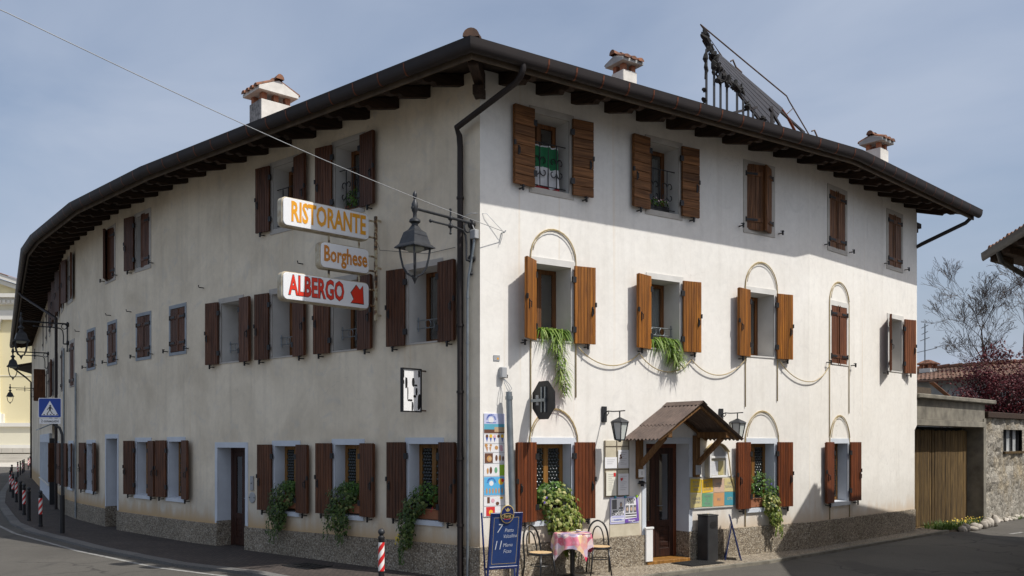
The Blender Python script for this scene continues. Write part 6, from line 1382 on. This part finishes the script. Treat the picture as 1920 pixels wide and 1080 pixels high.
for xx, yy, sc_ in ((-1.47, 3.4, .92), (3.6, 4.6, 1.1)):
    p = MB(); p.box(xx - .3 * sc_, xx + .3 * sc_, yy - .3, yy + .3, 5.0, 5.72); c_ = mk('chimney', p, 'lime_white', th_, MH, bevel=.01)
    for q_ in (-.22, .22):
        for w_ in (-.22, .22): p = MB(); p.box(xx + q_ - .06, xx + q_ + .06, yy + w_ - .06, yy + w_ + .06, 5.72, 5.90); mk('brick_pier', p, 'brick', c_, MH)
    p = MB(); p.lathe([(.52 * sc_, 5.90), (.54 * sc_, 5.95), (.12, 6.13), (.02, 6.14)], 4, (xx, yy, 0), sq=True); p.v = [(xx + (x_ - xx) * .8, yy + (y_ - yy) * .8, z_) for x_, y_, z_ in p.v]; mk('tile_cap', p, 'roof_tile', c_, MH)
an = thing('tv_antenna', 'thin television aerial mast above the roof chimney behind the gateway', 'antenna', MH @ T(-1.74, 3.6, 5.4)); p = MB(); p.tube([(-1.74, 3.6, 5.4), (-1.74, 3.6, 7.9)], .03, 5); mk('mast', p, 'galvanised', an, MH)
for z_, l_ in ((6.55, .75), (7.7, .22), (7.4, .2), (7.1, .3)): p = MB(); p.tube([(-1.74 - l_, 3.6 + l_ * .4, z_), (-1.74 + l_, 3.6 - l_ * .4, z_ + .1)], .018, 4); mk('aerial_rod', p, 'galvanised', an, MH)
# little terrace things on the gateway slab
p = MB(); M = MG @ T(-4.3, .9, 3.53)
for i in range(14): p.box(i * .09, i * .09 + .05, 0, .03, 0, .55)
p.box(0, 1.28, -.01, .04, .48, .55); p.box(0, 1.28, -.01, .04, 0, .06); o = mk('lattice_planter', p, 'terracotta', None, M); tag(o, 'orange lattice planter on top of the gateway slab beside the inn', 'planter')
p = MB(); p.bar((-1.95, .8, 4.0), (-.95, .6, 3.55), .16, .03); o = mk('leaning_board', p, 'roof_tile', None, MG, bevel=.01); tag(o, 'reddish board leaning on top of the gateway slab before the dark red tree', 'board')
p = MB(); p.box(-5, .2, 1.6, 1.8, 3.0, 3.95); o = mk('terrace_wall', p, 'soil', None, MG); tag(o, 'dark low wall on the terrace behind the gateway slab', 'wall')

# plum tree with dark red leaves
def limb(mb, a, b, r0, r1, wob, n=6):
    pts = []; rs = []
    for i in range(n + 1): f_ = i / n; q_ = a.lerp(b, f_); pts.append(q_ + Vector((mnoise.noise(q_ * 1.3), mnoise.noise(q_ * 1.3 + Vector((9, 0, 0))), mnoise.noise(q_ * 1.3 + Vector((0, 9, 0))))) * wob * math.sin(PI * f_)); rs.append(r0 + (r1 - r0) * f_)
    mb.tube(pts, rs, 6, caps=False); return pts
pt_ = thing('plum_tree', 'dark red leaved plum tree behind the gateway and rubble wall', 'tree', T(17.0, 32.2, 0)); Mp = WM[pt_]
tr = MB(); base = Vector((17.0, 32.2, 0)); fk = Vector((17.05, 32.2, 2.3)); limb(tr, base, fk, .17, .13, .1)
r4 = random.Random(11); lf = MB()
for _ in range(46):
    a_ = r4.uniform(0, 2 * PI); d = Vector((math.cos(a_) * 1.75 - .15, math.sin(a_) * 1.2, 0)); tip = fk + d * r4.uniform(.35, 1.0) + Vector((0, 0, r4.uniform(.4, 2.9) - .25 * d.length))
    pts = limb(tr, fk + Vector((0, 0, r4.uniform(-.2, .6))), tip, .05, .008, .25)
    for q_ in pts[2:]:
        for _k in range(34):
            c = q_ + Vector((r4.gauss(0, .20), r4.gauss(0, .2), r4.gauss(0, .20))); leaf(lf, c, rand_dir() + Vector((0, -.4, .5)), rand_dir(), r4.uniform(.06, .12), r4.uniform(.022, .04), min(1, max(0, r4.gauss(.3 + .5 * (mnoise.noise(c * 2.2) * .5 + .5) , .2))))
for cx2, cy2, cz2, rx, ry, rz, n_ in ((17.0, 32.2, 4.35, 1.35, 1.0, 1.2, 4200), (18.2, 32.0, 4.0, 1.1, 1.0, 1.25, 3200), (15.9, 32.1, 3.6, .85, .7, .6, 1500), (17.2, 32.0, 5.35, .8, .6, .5, 800), (18.9, 32, 4.7, .8, .8, .6, 900)):
    for _ in range(n_):
        d = rand_dir(); c = Vector((cx2, cy2, cz2)) + Vector((d.x * rx, d.y * ry, d.z * rz)) * (r4.random() ** .45)
        if mnoise.noise(c * 1.7) < -.22 or mnoise.noise(c * 4.5) < -.34: continue
        leaf(lf, c, d + rand_dir() * .8 + Vector((0, -.3, .4)), rand_dir(), r4.uniform(.06, .13), r4.uniform(.022, .042), min(1, max(0, r4.gauss(.25 + .55 * (mnoise.noise(c * 2.2) * .5 + .5), .2))))
mk('trunk', loc(tr, Mp), 'bark', pt_, Mp); o = mk('crown', loc(lf, Mp), 'plum_leaf', pt_, Mp, tones=True); o['kind'] = 'stuff'
# bare tree
bt = thing('bare_tree', 'tall leafless tree with fine branches rising behind the red plum tree', 'tree', T(23.2, 43, 0)); Mb = WM[bt]; r5 = random.Random(21); tr = MB(); tw = MB()
def grow(mb, p0, d, L_, r, depth):
    n = 4 if depth < 4 else 3; pts = [p0]; q_ = p0; dd = d.normalized()
    for i in range(n): dd = (dd + Vector((r5.gauss(0, .14), r5.gauss(0, .14), r5.gauss(.05, .10)))).normalized(); q_ = q_ + dd * L_ / n; pts.append(q_)
    r1 = max(.0075, r * .62); mb.tube(pts, [r + (r1 - r) * i / n for i in range(n + 1)], 6 if depth < 2 else 4 if depth < 4 else 3, caps=False)
    if depth >= 8 or L_ < .14: return
    for k in range(2 if depth < 2 else r5.choice((2, 3, 3, 3))):
        ax = rand5(); s_ = r5.uniform(.35, .85) * (1 if k else .5); nd = (dd + (ax - dd * ax.dot(dd)).normalized() * s_).normalized(); grow(tr if depth < 1 else tw, pts[-1] if k < 2 else pts[r5.randint(1, n)], nd, L_ * r5.uniform(.60, .80), r1 * (.80 if k == 0 else .58), depth + 1)
def rand5(): a_ = r5.uniform(0, 2 * PI); z = r5.uniform(-.5, .6); r = math.sqrt(1 - z * z); return Vector((r * math.cos(a_), r * math.sin(a_) * .7, z))
tr.tube([(23.2, 43, -.2), (23.25, 43, 2.0), (23.3, 43, 3.6)], [.30, .24, .20], 8); fk = Vector((23.3, 43, 3.5))
for d, L_, r in ((Vector((-.42, 0, 1)), 2.2, .075), (Vector((-.22, .1, 1)), 2.5, .10), (Vector((.22, -.1, 1)), 2.6, .11), (Vector((.85, .1, .9)), 2.4, .08), (Vector((-.75, -.2, .7)), 1.7, .055), (Vector((.5, .4, 1)), 2.4, .085)): grow(tr, fk, d, L_, r, 1)
mk('trunk', loc(tr, Mb), 'bark', bt, Mb); o = mk('branches', loc(tw, Mb), 'bark', bt, Mb); o['kind'] = 'stuff'
